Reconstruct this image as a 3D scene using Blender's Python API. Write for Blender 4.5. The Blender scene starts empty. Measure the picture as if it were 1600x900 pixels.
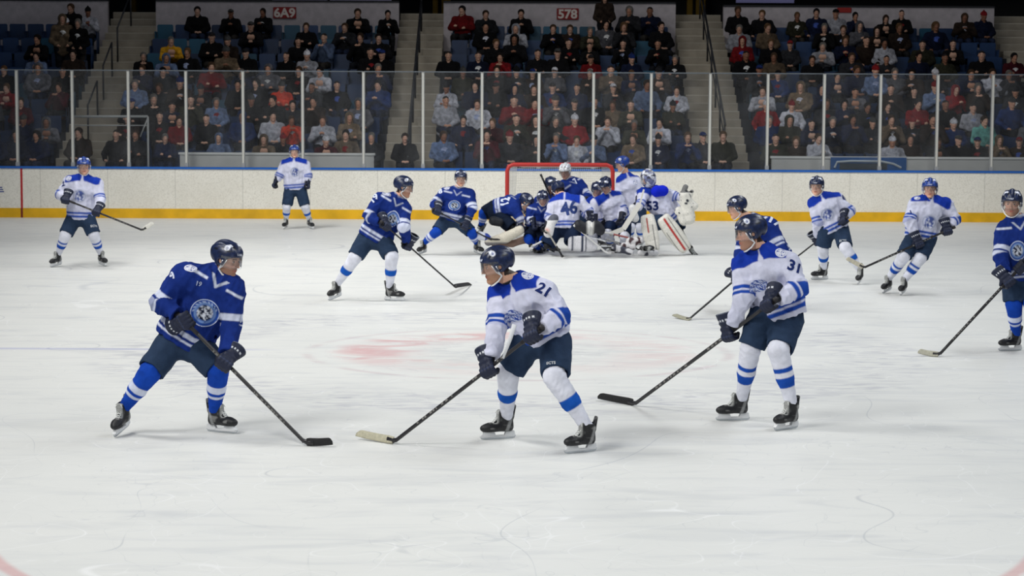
import bpy, bmesh, math, random
import numpy as np
from mathutils import Vector, Matrix
from mathutils.bvhtree import BVHTree
random.seed(7); RNG = np.random.RandomState(5)
C = bpy.context.scene.collection
SC = bpy.context.scene
A = np.array
# ------------------------------------------------------------------ camera model (1600 x 900)
F_PX, CAM_H = 3200.0, 2.78
PITCH, ROLL = math.atan(290 / F_PX), math.radians(0.28)
_f = A([0, math.cos(PITCH), -math.sin(PITCH)]); _r0 = A([1., 0, 0]); _u0 = A([0, math.sin(PITCH), math.cos(PITCH)])
_r = math.cos(ROLL) * _r0 + math.sin(ROLL) * _u0
_u = -math.sin(ROLL) * _r0 + math.cos(ROLL) * _u0
CAM = A([0, 0, CAM_H])
def ray(x, y): return _f * F_PX + _r * (x - 800) + _u * (450 - y)
def P(x, y, Y):                       # the point of depth Y seen at a pixel
    d = ray(x, y); return CAM + d * (Y / d[1])
def G(x, y, z=0.0):                   # the point of height z seen at a pixel
    d = ray(x, y); return CAM + d * ((z - CAM_H) / d[2])
def nrm(v):
    v = A(v, float); return v / (np.linalg.norm(v) + 1e-12)
def lerp(a, b, t): return a + (b - a) * t
# ------------------------------------------------------------------ colour
def lin(c):
    c = A(c, float) / 255.0
    return np.where(c <= 0.04045, c / 12.92, ((c + 0.055) / 1.055) ** 2.4)
# ------------------------------------------------------------------ materials
def mat(name, color=(200, 200, 200), rough=0.6, metal=0.0, vc=False, obj=False, noise=None, bump=None, spec=0.4, sheen=0, sss=0):
    m = bpy.data.materials.new(name); m.use_nodes = True
    nt = m.node_tree; b = nt.nodes['Principled BSDF']
    b.inputs['Roughness'].default_value = rough; b.inputs['Metallic'].default_value = metal
    b.inputs['Specular IOR Level'].default_value = spec
    if sheen: b.inputs['Sheen Weight'].default_value = sheen
    if vc:
        n = nt.nodes.new('ShaderNodeAttribute'); n.attribute_name = 'Col'; src = n.outputs['Color']
    elif obj:
        n = nt.nodes.new('ShaderNodeObjectInfo'); src = n.outputs['Color']
    else:
        n = nt.nodes.new('ShaderNodeRGB'); n.outputs[0].default_value = (*lin(color), 1); src = n.outputs[0]
    tc = nt.nodes.new('ShaderNodeTexCoord')
    if noise:
        sc, amt = noise
        t = nt.nodes.new('ShaderNodeTexNoise'); t.inputs['Scale'].default_value = sc; t.inputs['Detail'].default_value = 4
        nt.links.new(tc.outputs['Object'], t.inputs['Vector'])
        mr = nt.nodes.new('ShaderNodeMapRange'); mr.inputs[1].default_value = .3; mr.inputs[2].default_value = .7
        mr.inputs[3].default_value = 1 - amt; mr.inputs[4].default_value = 1 + amt
        nt.links.new(t.outputs['Fac'], mr.inputs[0])
        mx = nt.nodes.new('ShaderNodeVectorMath'); mx.operation = 'SCALE'
        nt.links.new(src, mx.inputs[0]); nt.links.new(mr.outputs[0], mx.inputs['Scale']); src = mx.outputs[0]
    nt.links.new(src, b.inputs['Base Color'])
    if bump:
        sc, st = bump
        t = nt.nodes.new('ShaderNodeTexNoise'); t.inputs['Scale'].default_value = sc; t.inputs['Detail'].default_value = 3
        nt.links.new(tc.outputs['Object'], t.inputs['Vector'])
        bp = nt.nodes.new('ShaderNodeBump'); bp.inputs['Strength'].default_value = st; bp.inputs['Distance'].default_value = .015
        nt.links.new(t.outputs['Fac'], bp.inputs['Height']); nt.links.new(bp.outputs[0], b.inputs['Normal'])
    return m
M = {}
M['fabric'] = mat('jersey_fabric', vc=True, rough=.9, noise=(11, .12), bump=(13, 1.0), spec=.1)
M['skin'] = mat('skin', vc=True, rough=.5, noise=(60, .05), spec=.3)
M['shell'] = mat('helmet_shell', vc=True, rough=.33, spec=.5, noise=(42, .45))
M['leather'] = mat('skate_leather', vc=True, rough=.5, noise=(70, .2), bump=(60, .3))
M['padding'] = mat('glove_padding', vc=True, rough=.6, noise=(50, .15), bump=(45, .4))
M['decal'] = mat('sewn_lettering', vc=True, rough=.8, spec=.1)
M['plastic'] = mat('white_plastic', (222, 224, 226), .35)
M['steel'] = mat('steel', (190, 195, 200), .25, 1.0)
M['strap'] = mat('strap_webbing', vc=True, rough=.6)
M['shaft'] = mat('stick_shaft', vc=True, rough=.35, spec=.5)
M['paint'] = mat('painted_metal', vc=True, rough=.45)
M['solid'] = mat('painted_surface', vc=True, rough=.8, noise=(3, .05))
M['coat'] = mat('coat_cloth', obj=True, rough=.9, noise=(9, .6), bump=(30, .4), spec=.1)
M['seat'] = mat('seat_plastic', obj=True, rough=.42, noise=(4, .15))
def clear(name, tint, glossy, haze, rough=.02):
    m = bpy.data.materials.new(name); m.use_nodes = True; nt = m.node_tree
    for n in list(nt.nodes):
        if n.type != 'OUTPUT_MATERIAL': nt.nodes.remove(n)
    out = nt.nodes['Material Output']
    tr = nt.nodes.new('ShaderNodeBsdfTransparent'); tr.inputs[0].default_value = (*tint, 1)
    gl = nt.nodes.new('ShaderNodeBsdfGlossy'); gl.inputs['Roughness'].default_value = rough
    df = nt.nodes.new('ShaderNodeBsdfDiffuse'); df.inputs[0].default_value = (.75, .78, .82, 1)
    fr = nt.nodes.new('ShaderNodeFresnel'); fr.inputs[0].default_value = 1.4
    ml = nt.nodes.new('ShaderNodeMath'); ml.operation = 'MULTIPLY'; ml.inputs[1].default_value = glossy
    nt.links.new(fr.outputs[0], ml.inputs[0])
    m1 = nt.nodes.new('ShaderNodeMixShader'); m2 = nt.nodes.new('ShaderNodeMixShader')
    nt.links.new(ml.outputs[0], m1.inputs[0]); nt.links.new(tr.outputs[0], m1.inputs[1]); nt.links.new(gl.outputs[0], m1.inputs[2])
    tc = nt.nodes.new('ShaderNodeTexCoord'); mp = nt.nodes.new('ShaderNodeMapping'); mp.inputs['Scale'].default_value = (1.2, 1.2, .35)
    t = nt.nodes.new('ShaderNodeTexNoise'); t.inputs['Scale'].default_value = 2.2; t.inputs['Detail'].default_value = 7
    nt.links.new(tc.outputs['Object'], mp.inputs[0]); nt.links.new(mp.outputs[0], t.inputs['Vector'])
    mr = nt.nodes.new('ShaderNodeMapRange'); mr.inputs[1].default_value = .35; mr.inputs[2].default_value = .75
    mr.inputs[3].default_value = haze * .5; mr.inputs[4].default_value = haze * 1.6
    nt.links.new(t.outputs['Fac'], mr.inputs[0])
    nt.links.new(mr.outputs[0], m2.inputs[0]); nt.links.new(m1.outputs[0], m2.inputs[1]); nt.links.new(df.outputs[0], m2.inputs[2])
    nt.links.new(m2.outputs[0], out.inputs[0])
    return m
M['glass'] = clear('rink_glass', (.90, .92, .94), .3, .04)
M['visor'] = clear('visor_plastic', (.93, .95, .97), 1.0, .06)
# ------------------------------------------------------------------ objects
def tag(o, label=None, cat=None, group=None, kind=None):
    if label: o['label'] = label
    if cat: o['category'] = cat
    if group: o['group'] = group
    if kind: o['kind'] = kind
    return o
def empty(name, loc, label=None, cat=None, group=None):
    o = bpy.data.objects.new(name, None); C.objects.link(o); o.location = loc; o.empty_display_size = .2
    return tag(o, label, cat, group)
def world_of(o):
    m = Matrix.Identity(4)
    while o is not None:
        m = o.matrix_basis @ m; o = o.parent
    return m
def link(name, me, parent=None, matrix=None):
    o = bpy.data.objects.new(name, me); C.objects.link(o)
    if parent is not None: o.parent = parent
    if matrix is not None:
        pm = world_of(parent) if parent is not None else Matrix.Identity(4)
        o.matrix_basis = pm.inverted() @ matrix
    return o
def mesh(name, V, Fc, m, cols=None, smooth=True):
    me = bpy.data.meshes.new(name)
    V = np.asarray(V, dtype=np.float64)
    me.from_pydata(V.tolist(), [], Fc.tolist() if isinstance(Fc, np.ndarray) else Fc)
    if cols is not None:
        at = me.color_attributes.new('Col', 'FLOAT_COLOR', 'POINT')
        c4 = np.ones((len(V), 4), dtype=np.float32)
        c4[:, :3] = np.broadcast_to(np.asarray(cols), (len(V), 3)); at.data.foreach_set('color', c4.ravel())
    if smooth: me.polygons.foreach_set('use_smooth', [True] * len(me.polygons))
    me.materials.append(m); me.update()
    return me
def put(name, V, Fc, m, parent=None, cols=None, smooth=True):   # V in world space
    V = np.asarray(V, dtype=np.float64)
    if parent is None:
        c = A([V[:, 0].mean(), V[:, 1].mean(), V[:, 2].min()])
        o = link(name, mesh(name, V - c, Fc, m, cols, smooth)); o.location = c
        return o
    pm = world_of(parent); off = A(pm.translation)
    o = link(name, mesh(name, V - off, Fc, m, cols, smooth), parent)
    if (pm.to_3x3() - Matrix.Identity(3)).median_scale if False else False: pass
    R = pm.to_3x3()
    if any(abs(R[i][j] - (1 if i == j else 0)) > 1e-6 for i in range(3) for j in range(3)):
        o.matrix_basis = pm.inverted() @ Matrix.Translation(Vector(off))
    return o
# collects simple solids
class MB:
    def __init__(s): s.V = []; s.F = []; s.K = []
    def add(s, V, F, col=(128, 128, 128)):
        n = len(s.V); s.V += [tuple(v) for v in V]; s.F += [tuple(i + n for i in f) for f in F]
        s.K += [tuple(lin(col))] * len(V); return s
    def box(s, lo, hi, col=(128, 128, 128), M3=None, bev=0):
        bm = bmesh.new(); bmesh.ops.create_cube(bm, size=1)
        lo = A(lo, float); hi = A(hi, float)
        for v in bm.verts: v.co = Vector((lo + hi) / 2 + A(v.co) * (hi - lo))
        if bev: bmesh.ops.bevel(bm, geom=bm.edges[:], offset=bev, segments=2, affect='EDGES')
        V = [M3 @ v.co if M3 else v.co.copy() for v in bm.verts]; bm.verts.index_update()
        F = [[v.index for v in f.verts] for f in bm.faces]; bm.free()
        return s.add(V, F, col)
    def tube(s, pts, r, n=8, col=(128, 128, 128), flat=1.0, closed=False):
        pts = [A(p, float) for p in pts]; V = []; F = []; m = len(pts)
        ref = None
        for i, p in enumerate(pts):
            t = nrm(pts[(i + 1) % m] - pts[i - 1]) if closed else nrm(pts[min(i + 1, m - 1)] - pts[max(i - 1, 0)])
            if ref is None: ref = A([0, 0, 1.]) if abs(t[2]) < .9 else A([1., 0, 0])
            a = nrm(np.cross(t, ref)); b = np.cross(a, t); ref = b
            rr = r[i] if hasattr(r, '__len__') else r
            for k in range(n):
                th = 2 * math.pi * k / n; V.append(p + a * math.cos(th) * rr * flat + b * math.sin(th) * rr)
        for i in range(m if closed else m - 1):
            for k in range(n):
                j = (i + 1) % m
                F.append((i * n + k, i * n + (k + 1) % n, j * n + (k + 1) % n, j * n + k))
        if not closed: F.append(tuple(range(n - 1, -1, -1))); F.append(tuple((m - 1) * n + k for k in range(n)))
        return s.add(V, F, col)
    def prism(s, poly, a0, a1, axis=1, col=(128, 128, 128)):   # poly of 2-D points, extruded along axis
        n = len(poly); V = []
        for q in (a0, a1):
            for (u, w) in poly:
                V.append({0: (q, u, w), 1: (u, q, w), 2: (u, w, q)}[axis])
        F = [tuple(range(n)), tuple(range(2 * n - 1, n - 1, -1))] + [(i, i + n, (i + 1) % n + n, (i + 1) % n) for i in range(n)]
        return s.add(V, F, col)
    def build(s, name, m, parent=None, smooth=False):
        return put(name, s.V, s.F, m, parent, s.K, smooth)
    def me(s, name, m, smooth=False): return mesh(name, s.V, s.F, m, s.K, smooth)
# ------------------------------------------------------------------ signed distance shapes + surface nets
def cap(Q, a, b, ra, rb):
    a = A(a, float); b = A(b, float); ab = b - a; L = ab @ ab + 1e-9
    t = np.clip(((Q - a) @ ab) / L, 0, 1)
    return np.sqrt((((Q - a) - t[:, None] * ab) ** 2).sum(1)) - (ra + (rb - ra) * t)
def ecap(Q, a, b, side, w0, w1, d0, d1, e=None):
    a = A(a, float); b = A(b, float); ab = b - a; Ln = np.linalg.norm(ab); ax = ab / (Ln + 1e-9)
    s = nrm(side - (side @ ax) * ax); f = np.cross(s, ax)
    q = Q - a; t = np.clip((q @ ax) / Ln, 0, 1); q = q - t[:, None] * ab
    w = w0 + (w1 - w0) * t; d = d0 + (d1 - d0) * t; m = np.minimum(w, d)
    r = np.sqrt(((q @ s) / w) ** 2 + ((q @ f) / d) ** 2 + ((q @ ax) / (m if e is None else e)) ** 2)
    return (r - 1) * m
def ell(Q, c, r):
    r = A(r, float); return (np.sqrt((((Q - A(c)) / r) ** 2).sum(1)) - 1) * r.min()
def rbox(Q, c, R, h, rad):            # rounded box: centre, rows = axes, half sizes
    q = np.abs((Q - A(c)) @ A(R).T) - (A(h) - rad)
    return np.sqrt((np.maximum(q, 0) ** 2).sum(1)) + np.minimum(q.max(1), 0) - rad
def smin(a, b, k):
    h = np.clip(.5 + .5 * (b - a) / k, 0, 1); return b + (a - b) * h - k * h * (1 - h)
def smax(a, b, k): return -smin(-a, -b, k)
def axis(lo, hi, h, fine=None):
    if fine is None: return np.arange(lo, hi + h, h)
    fl, fh, hf = max(fine[0], lo), min(fine[1], hi), fine[2]
    g = [np.arange(fl, lo - h, -h)[::-1][:-1] if fl > lo else A([])] if fl > lo else []
    g.append(np.arange(fl, fh, hf)); g.append(np.arange(g[-1][-1] + hf, hi + h, h))
    return np.unique(np.concatenate(g))
def nets(fn, xs, ys, zs):
    nx, ny, nz = len(xs), len(ys), len(zs)
    Q = np.stack(np.meshgrid(xs, ys, zs, indexing='ij'), -1).reshape(-1, 3)
    Fv = fn(Q).reshape(nx, ny, nz)
    S = Fv < 0
    cnt = np.zeros((nx - 1, ny - 1, nz - 1), int)
    for i in (0, 1):
        for j in (0, 1):
            for k in (0, 1): cnt += S[i:nx - 1 + i, j:ny - 1 + j, k:nz - 1 + k]
    act = (cnt > 0) & (cnt < 8)
    I, J, K = np.nonzero(act); idx = -np.ones(act.shape, int); idx[I, J, K] = np.arange(len(I))
    acc = np.zeros((len(I), 3)); num = np.zeros(len(I))
    cs = [(0, 0, 0), (1, 0, 0), (0, 1, 0), (1, 1, 0), (0, 0, 1), (1, 0, 1), (0, 1, 1), (1, 1, 1)]
    def pos(c): return np.stack([xs[I + c[0]], ys[J + c[1]], zs[K + c[2]]], 1)
    for a in range(8):
        for d in (1, 2, 4):
            if a & d: continue
            c0, c1 = cs[a], cs[a | d]
            f0, f1 = Fv[I + c0[0], J + c0[1], K + c0[2]], Fv[I + c1[0], J + c1[1], K + c1[2]]
            m = (f0 < 0) != (f1 < 0); t = np.where(m, f0 / np.where(m, f0 - f1, 1), 0)
            p = pos(c0) * (1 - t)[:, None] + pos(c1) * t[:, None]
            acc += p * m[:, None]; num += m
    V = acc / num[:, None]
    quads = []
    for ax in range(3):
        sh = [nx, ny, nz]; sh[ax] -= 1
        a = S[tuple(slice(0, sh[i]) for i in range(3))]
        b = S[tuple(slice(1, None) if i == ax else slice(0, sh[i]) for i in range(3))]
        i, j, k = np.nonzero(a != b); e = [i, j, k]; o1, o2 = [(1, 2), (2, 0), (0, 1)][ax]
        ok = (e[o1] > 0) & (e[o2] > 0) & (e[o1] < [nx, ny, nz][o1] - 1) & (e[o2] < [nx, ny, nz][o2] - 1)
        i, j, k = i[ok], j[ok], k[ok]; sg = a[i, j, k]
        def cell(d1, d2):
            q = [i.copy(), j.copy(), k.copy()]; q[o1] = q[o1] - d1; q[o2] = q[o2] - d2; return idx[q[0], q[1], q[2]]
        q = np.stack([cell(1, 1), cell(0, 1), cell(0, 0), cell(1, 0)], 1)
        q[~sg] = q[~sg][:, ::-1]; quads.append(q)
    Fq = np.concatenate(quads); Fq = Fq[(Fq >= 0).all(1)]
    return V, Fq
def relax(V, Fq, it=1, lam=.5):
    for _ in range(it):
        s = np.zeros_like(V); n = np.zeros(len(V))
        for a, b in ((0, 1), (1, 2), (2, 3), (3, 0)):
            np.add.at(s, Fq[:, a], V[Fq[:, b]]); np.add.at(n, Fq[:, a], 1)
            np.add.at(s, Fq[:, b], V[Fq[:, a]]); np.add.at(n, Fq[:, b], 1)
        V = V + lam * (s / np.maximum(n, 1)[:, None] - V)
    return V
def sdf(name, fn, pts, pad, h, m, parent=None, colf=None, fine=None, local=False, it=1):
    pts = A([list(p) for p in pts], float); lo = pts.min(0) - pad; hi = pts.max(0) + pad
    ax = [axis(lo[i], hi[i], h, (fine[i] if fine else None)) for i in range(3)]
    V, Fq = nets(fn, *ax); V = relax(V, Fq, it)
    cols = colf(V) if colf is not None else None
    if local: return mesh(name, V, Fq, m, cols)
    return put(name, V, Fq, m, parent, cols)
def wav(Q, f, seed, n=5):             # smooth wobble used for cloth folds
    r = np.random.RandomState(seed); s = 0
    for _ in range(n):
        d = nrm(r.randn(3)) * f * r.uniform(.6, 1.5); s = s + np.sin(Q @ d + r.uniform(0, 6.28) + 1.3 * np.sin(Q @ (nrm(r.randn(3)) * f * .5)))
    return s / n
def band(t, a, b, w): # soft band mask
    return np.clip((t - a) / w + .5, 0, 1) * np.clip((b - t) / w + .5, 0, 1)
def mix(c, col, m):
    m = np.asarray(m)[:, None] if np.ndim(m) else m
    return c * (1 - m) + lin(col) * m
ORD = ['zeroth', 'first', 'second', 'third', 'fourth', 'fifth', 'sixth', 'seventh', 'eighth', 'ninth', 'tenth', 'eleventh', 'twelfth',
       'thirteenth', 'fourteenth', 'fifteenth', 'sixteenth', 'seventeenth', 'eighteenth', 'nineteenth', 'twentieth', 'twenty-first', 'twenty-second']
# ------------------------------------------------------------------ ice
YB = 48.6; ZB = 1.216; ZG = 3.49                     # boards: depth, top; glass top
def ice_material():
    m = bpy.data.materials.new('scraped_ice'); m.use_nodes = True; nt = m.node_tree; L = nt.links.new
    b = nt.nodes['Principled BSDF']; b.inputs['Roughness'].default_value = .42; b.inputs['Specular IOR Level'].default_value = .25
    tc = nt.nodes.new('ShaderNodeTexCoord'); O = tc.outputs['Object']
    def N(t, **k):
        n = nt.nodes.new(t)
        for a, v in k.items():
            if a in n.inputs: n.inputs[a].default_value = v
            else: setattr(n, a, v)
        return n
    def mth(op, a, b_=None, clamp=False):
        n = nt.nodes.new('ShaderNodeMath'); n.operation = op; n.use_clamp = clamp
        for i, v in enumerate((a, b_)):
            if v is None: continue
            if isinstance(v, (int, float)): n.inputs[i].default_value = v
            else: L(v, n.inputs[i])
        return n.outputs[0]
    def rng(v, a, b_, c=0., d=1.):
        n = nt.nodes.new('ShaderNodeMapRange'); n.interpolation_type = 'SMOOTHSTEP'
        for i, q in enumerate((a, b_, c, d)): n.inputs[i + 1].default_value = q
        L(v, n.inputs[0]); return n.outputs[0]
    def noise(scale, sx=1, sy=1, det=4, dist=0., off=0., rot=0.):
        mp = nt.nodes.new('ShaderNodeMapping'); mp.inputs['Scale'].default_value = (sx, sy, 1); mp.inputs['Location'].default_value = (off, off * .7, 0)
        mp.inputs['Rotation'].default_value = (0, 0, rot)
        L(O, mp.inputs[0]); n = nt.nodes.new('ShaderNodeTexNoise'); n.inputs['Scale'].default_value = scale; n.inputs['Detail'].default_value = det
        n.inputs['Distortion'].default_value = dist; L(mp.outputs[0], n.inputs['Vector']); return n.outputs['Fac']
    def blend(fac, src, col):
        n = nt.nodes.new('ShaderNodeMix'); n.data_type = 'RGBA'; n.clamp_factor = True
        L(fac, n.inputs[0]); L(src, n.inputs[6]); n.inputs[7].default_value = (*lin(col), 1); return n.outputs[2]
    sep = nt.nodes.new('ShaderNodeSeparateXYZ'); L(O, sep.inputs[0]); X, Y = sep.outputs[0], sep.outputs[1]
    base = nt.nodes.new('ShaderNodeRGB'); base.outputs[0].default_value = (*lin((232, 233, 230)), 1); c = base.outputs[0]
    c = blend(rng(noise(.35, 1, .6, 5), .42, .75, 0, .35), c, (206, 209, 208))
    c = blend(rng(noise(1.6, .6, 1.6, 8, .8, 3), .48, .75, 0, .42), c, (200, 203, 206))
    c = blend(rng(noise(3.0, .25, 1.5, 6, .3, 9), .52, .8, 0, .35), c, (190, 194, 200))
    # curved scratches: thin level lines of distorted noise
    for i, (s, wdt, amt) in enumerate(((.5, .004, .6), (.33, .003, .6), (.9, .005, .5), (1.7, .006, .4), (1.3, .005, .5), (2.4, .008, .35), (.7, .004, .5))):
        n = noise(s, 1, 1, 0, 1.2, 11 + 7 * i, i * .8)
        l = mth('ABSOLUTE', mth('SUBTRACT', n, .5)); k = rng(l, 0, wdt, amt, 0)
        k = mth('MULTIPLY', k, rng(noise(.8, 1, 1, 2, 0, 31 + i), .4, .6))
        c = blend(k, c, (190, 194, 198) if i % 2 else (248, 249, 249))
    # faded rings of the face-off spot
    cx, cy = .07, 22.75
    dx = mth('SUBTRACT', X, cx); dy = mth('SUBTRACT', Y, cy)
    r = mth('SQRT', mth('ADD', mth('MULTIPLY', dx, dx), mth('MULTIPLY', dy, dy)))
    sm = rng(noise(3.2, .62, 1.7, 8, 1.6, 5), .42, .70); sm2 = rng(noise(1.9, .6, 1.1, 8, 1.2, 15), .34, .62)
    red = mth('MULTIPLY', rng(r, .9, 1.5), rng(r, 1.8, 2.2, 1, 0))
    c = blend(mth('MULTIPLY', mth('MULTIPLY', red, mth('MULTIPLY', rng(X, -1.2, 1.4, .62, .25), rng(dy, -1.9, -.2, .25, 1.))), sm2), c, (214, 150, 152))
    c = blend(mth('MULTIPLY', rng(r, .2, 1.9, .6, 0), sm), c, (176, 178, 184))
    c = blend(mth('MULTIPLY', mth('MULTIPLY', rng(r, 3.1, 3.7), rng(r, 4.3, 4.9, 1, 0)), mth('MULTIPLY', sm, .50)), c, (166, 168, 182))
    c = blend(mth('MULTIPLY', rng(mth('ABSOLUTE', mth('SUBTRACT', r, 2.35)), 0, .10, .3, 0), sm2), c, (185, 150, 160))
    # faint blue line on the left
    ly = float(G(120, 545)[1])
    line = mth('MULTIPLY', rng(mth('ABSOLUTE', mth('SUBTRACT', Y, ly)), .03, .12, 1, 0), rng(X, -3.4, -2.4, 1, .0))
    c = blend(mth('MULTIPLY', line, .42), c, (150, 156, 208))
    # far circle, faint grey line (upper left) and red arc in the near corners
    ax, ay = 0., 13.8
    dx2 = mth('SUBTRACT', X, ax); dy2 = mth('SUBTRACT', Y, ay)
    r2 = mth('SQRT', mth('ADD', mth('MULTIPLY', dx2, dx2), mth('MULTIPLY', dy2, dy2)))
    arc = mth('MULTIPLY', rng(mth('ABSOLUTE', mth('SUBTRACT', r2, 3.50)), .02, .075, 1, 0), rng(Y, 12.45, 12.75, 1, 0))
    c = blend(mth('MULTIPLY', arc, .38), c, (206, 90, 95))
    q = G(455, 385)
    dx3 = mth('SUBTRACT', X, float(q[0])); dy3 = mth('SUBTRACT', Y, float(q[1]))
    r3 = mth('SQRT', mth('ADD', mth('MULTIPLY', dx3, dx3), mth('MULTIPLY', dy3, dy3)))
    c = blend(mth('MULTIPLY', rng(mth('ABSOLUTE', mth('SUBTRACT', r3, 1.0)), .02, .05, .35, 0), rng(X, float(q[0]), float(q[0]) + .5)), c, (160, 165, 175))
    # scraped patches of snow near the net
    L(c, b.inputs['Base Color'])
    bp = nt.nodes.new('ShaderNodeBump'); bp.inputs['Strength'].default_value = .12; bp.inputs['Distance'].default_value = .01
    L(noise(9, .5, 1, 5), bp.inputs['Height']); L(bp.outputs[0], b.inputs['Normal'])
    return m
def plane_grid(x0, x1, y0, y1, z, name, m, n=1):
    return put(name, [(x0, y0, z), (x1, y0, z), (x1, y1, z), (x0, y1, z)], [(0, 1, 2, 3)], m)
o = plane_grid(-22, 22, -6, YB + .02, 0, 'floor', ice_material()); o.location = (0, 0, 0)
o.data = mesh('floor', [(-22, -6, 0), (22, -6, 0), (22, YB + .02, 0), (-22, YB + .02, 0)], [(0, 1, 2, 3)], o.data.materials[0])
tag(o, kind='structure')
# ------------------------------------------------------------------ boards
def board_material():
    m = bpy.data.materials.new('scuffed_board'); m.use_nodes = True; nt = m.node_tree; L = nt.links.new
    b = nt.nodes['Principled BSDF']; b.inputs['Roughness'].default_value = .4; b.inputs['Specular IOR Level'].default_value = .3
    tc = nt.nodes.new('ShaderNodeTexCoord')
    n1 = nt.nodes.new('ShaderNodeTexNoise'); n1.inputs['Scale'].default_value = 42; n1.inputs['Detail'].default_value = 6; n1.inputs['Roughness'].default_value = .75
    L(tc.outputs['Object'], n1.inputs['Vector'])
    cr = nt.nodes.new('ShaderNodeValToRGB'); cr.color_ramp.elements[0].position = .36; cr.color_ramp.elements[0].color = (*lin((204, 201, 190)), 1)
    cr.color_ramp.elements[1].position = .52; cr.color_ramp.elements[1].color = (*lin((236, 234, 225)), 1)
    L(n1.outputs['Fac'], cr.inputs[0])
    n2 = nt.nodes.new('ShaderNodeTexNoise'); n2.inputs['Scale'].default_value = 1.3; n2.inputs['Detail'].default_value = 3
    L(tc.outputs['Object'], n2.inputs['Vector'])
    mx = nt.nodes.new('ShaderNodeMix'); mx.data_type = 'RGBA'
    mr = nt.nodes.new('ShaderNodeMapRange'); mr.inputs[1].default_value = .35; mr.inputs[2].default_value = .7; mr.inputs[3].default_value = 0; mr.inputs[4].default_value = .35
    L(n2.outputs['Fac'], mr.inputs[0]); L(mr.outputs[0], mx.inputs[0]); L(cr.outputs[0], mx.inputs[6]); mx.inputs[7].default_value = (*lin((214, 210, 198)), 1)
    sp = nt.nodes.new('ShaderNodeSeparateXYZ'); L(tc.outputs['Object'], sp.inputs[0])
    # panel seams every 1.6 m
    md = nt.nodes.new('ShaderNodeMath'); md.operation = 'PINGPONG'; md.inputs[1].default_value = .8; L(sp.outputs[0], md.inputs[0])
    sm = nt.nodes.new('ShaderNodeMapRange'); sm.inputs[1].default_value = .0; sm.inputs[2].default_value = .014; sm.inputs[3].default_value = .45; sm.inputs[4].default_value = 0
    L(md.outputs[0], sm.inputs[0])
    m2 = nt.nodes.new('ShaderNodeMix'); m2.data_type = 'RGBA'; L(sm.outputs[0], m2.inputs[0]); L(mx.outputs[2], m2.inputs[6]); m2.inputs[7].default_value = (*lin((140, 138, 130)), 1)
    L(m2.outputs[2], b.inputs['Base Color'])
    return m
o = MB().box((-20, YB, .225), (20, YB + .12, ZB - .05)).build('wall_back', board_material()); tag(o, kind='structure')
ky = mat('yellow_kick_plate', (222, 172, 22), .4, noise=(2.5, .16))
o = MB().box((-20, YB - .02, 0), (20, YB + .12, .225)).build('baseboard_back', ky); tag(o, kind='structure')
o = MB().box((-20, YB - .03, ZB - .05), (20, YB + .16, ZB), (28, 92, 176)).build('trim_1', M['solid']); tag(o, kind='structure')
x = P(34, 300, YB)[0]
o = MB().box((x - .024, YB - .012, .0), (x + .024, YB, ZB - .05), (176, 40, 48)).box((x - .024, YB - .03, .0), (x + .024, YB - .02, .225), (120, 40, 30)).build('trim_2', M['solid']); tag(o, kind='structure')
x = P(3, 300, YB)[0]
mb = MB()
for k in range(3): mb.box((x - .12, YB - .006, .60 + .05 * k), (x + .05 - .02 * k, YB, .625 + .05 * k), (50, 70, 140))
tag(mb.build('board_sign', M['solid']), 'small blue lettering mark on the white boards at the far left', 'sign')
# ------------------------------------------------------------------ glass and posts
GY = YB + .07
px_posts = [-62, 27, 113.5, 201, 291, 380, 473, 568, 661, 753, 842, 927, 1017, 1109, 1199, 1287, 1375, 1464, 1550, 1638]
post_x = [float(P(x, 200, GY)[0]) for x in px_posts]
post_me = None
for i, x in enumerate(post_x):
    if post_me is None:
        mb = MB().box((-.036, -.03, 0), (.036, .05, ZG - ZB), (150, 152, 152), bev=.008).box((-.045, -.045, 0), (.045, .06, .10), (150, 152, 154), bev=.006)
        mb.box((-.02, -.036, .1), (.02, -.03, ZG - ZB - .03), (196, 196, 190)); post_me = mb.me('glass_post', M['paint'])
    if not (-20 < px_posts[i] < 1620): continue
    o = link('glass_post', post_me); o.location = (x, GY, ZB)
    w = 'leftmost' if i == 1 else ORD[i] + ' from the left' if i < 11 else 'rightmost' if i == 18 else ORD[19 - i] + ' from the right'
    tag(o, f'white metal post holding the rink glass above the boards, {w}', 'post', 'posts between the glass panes')
for i in range(len(post_x) - 1):
    x0, x1 = post_x[i] + .02, post_x[i + 1] - .02
    r = empty('rink_glass', ((x0 + x1) / 2, GY, ZB))
    w = 'at the left edge' if i == 0 else ORD[i + 1] + ' from the left' if i < 10 else 'at the right edge' if i == 18 else ORD[19 - i] + ' from the right'
    tag(r, f'clear scuffed rink glass pane above the end boards, {w}', 'glass pane', 'panes of the rink glass')
    put('pane', [(x0, GY + .01, ZB), (x1, GY + .01, ZB), (x1, GY + .01, ZG), (x0, GY + .01, ZG)], [(0, 1, 2, 3)], M['glass'], r)
    MB().box((x0, GY + .002, ZG - .012), (x1, GY + .018, ZG + .012), (96, 104, 112)).build('edge_strip', M['paint'], r)
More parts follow.
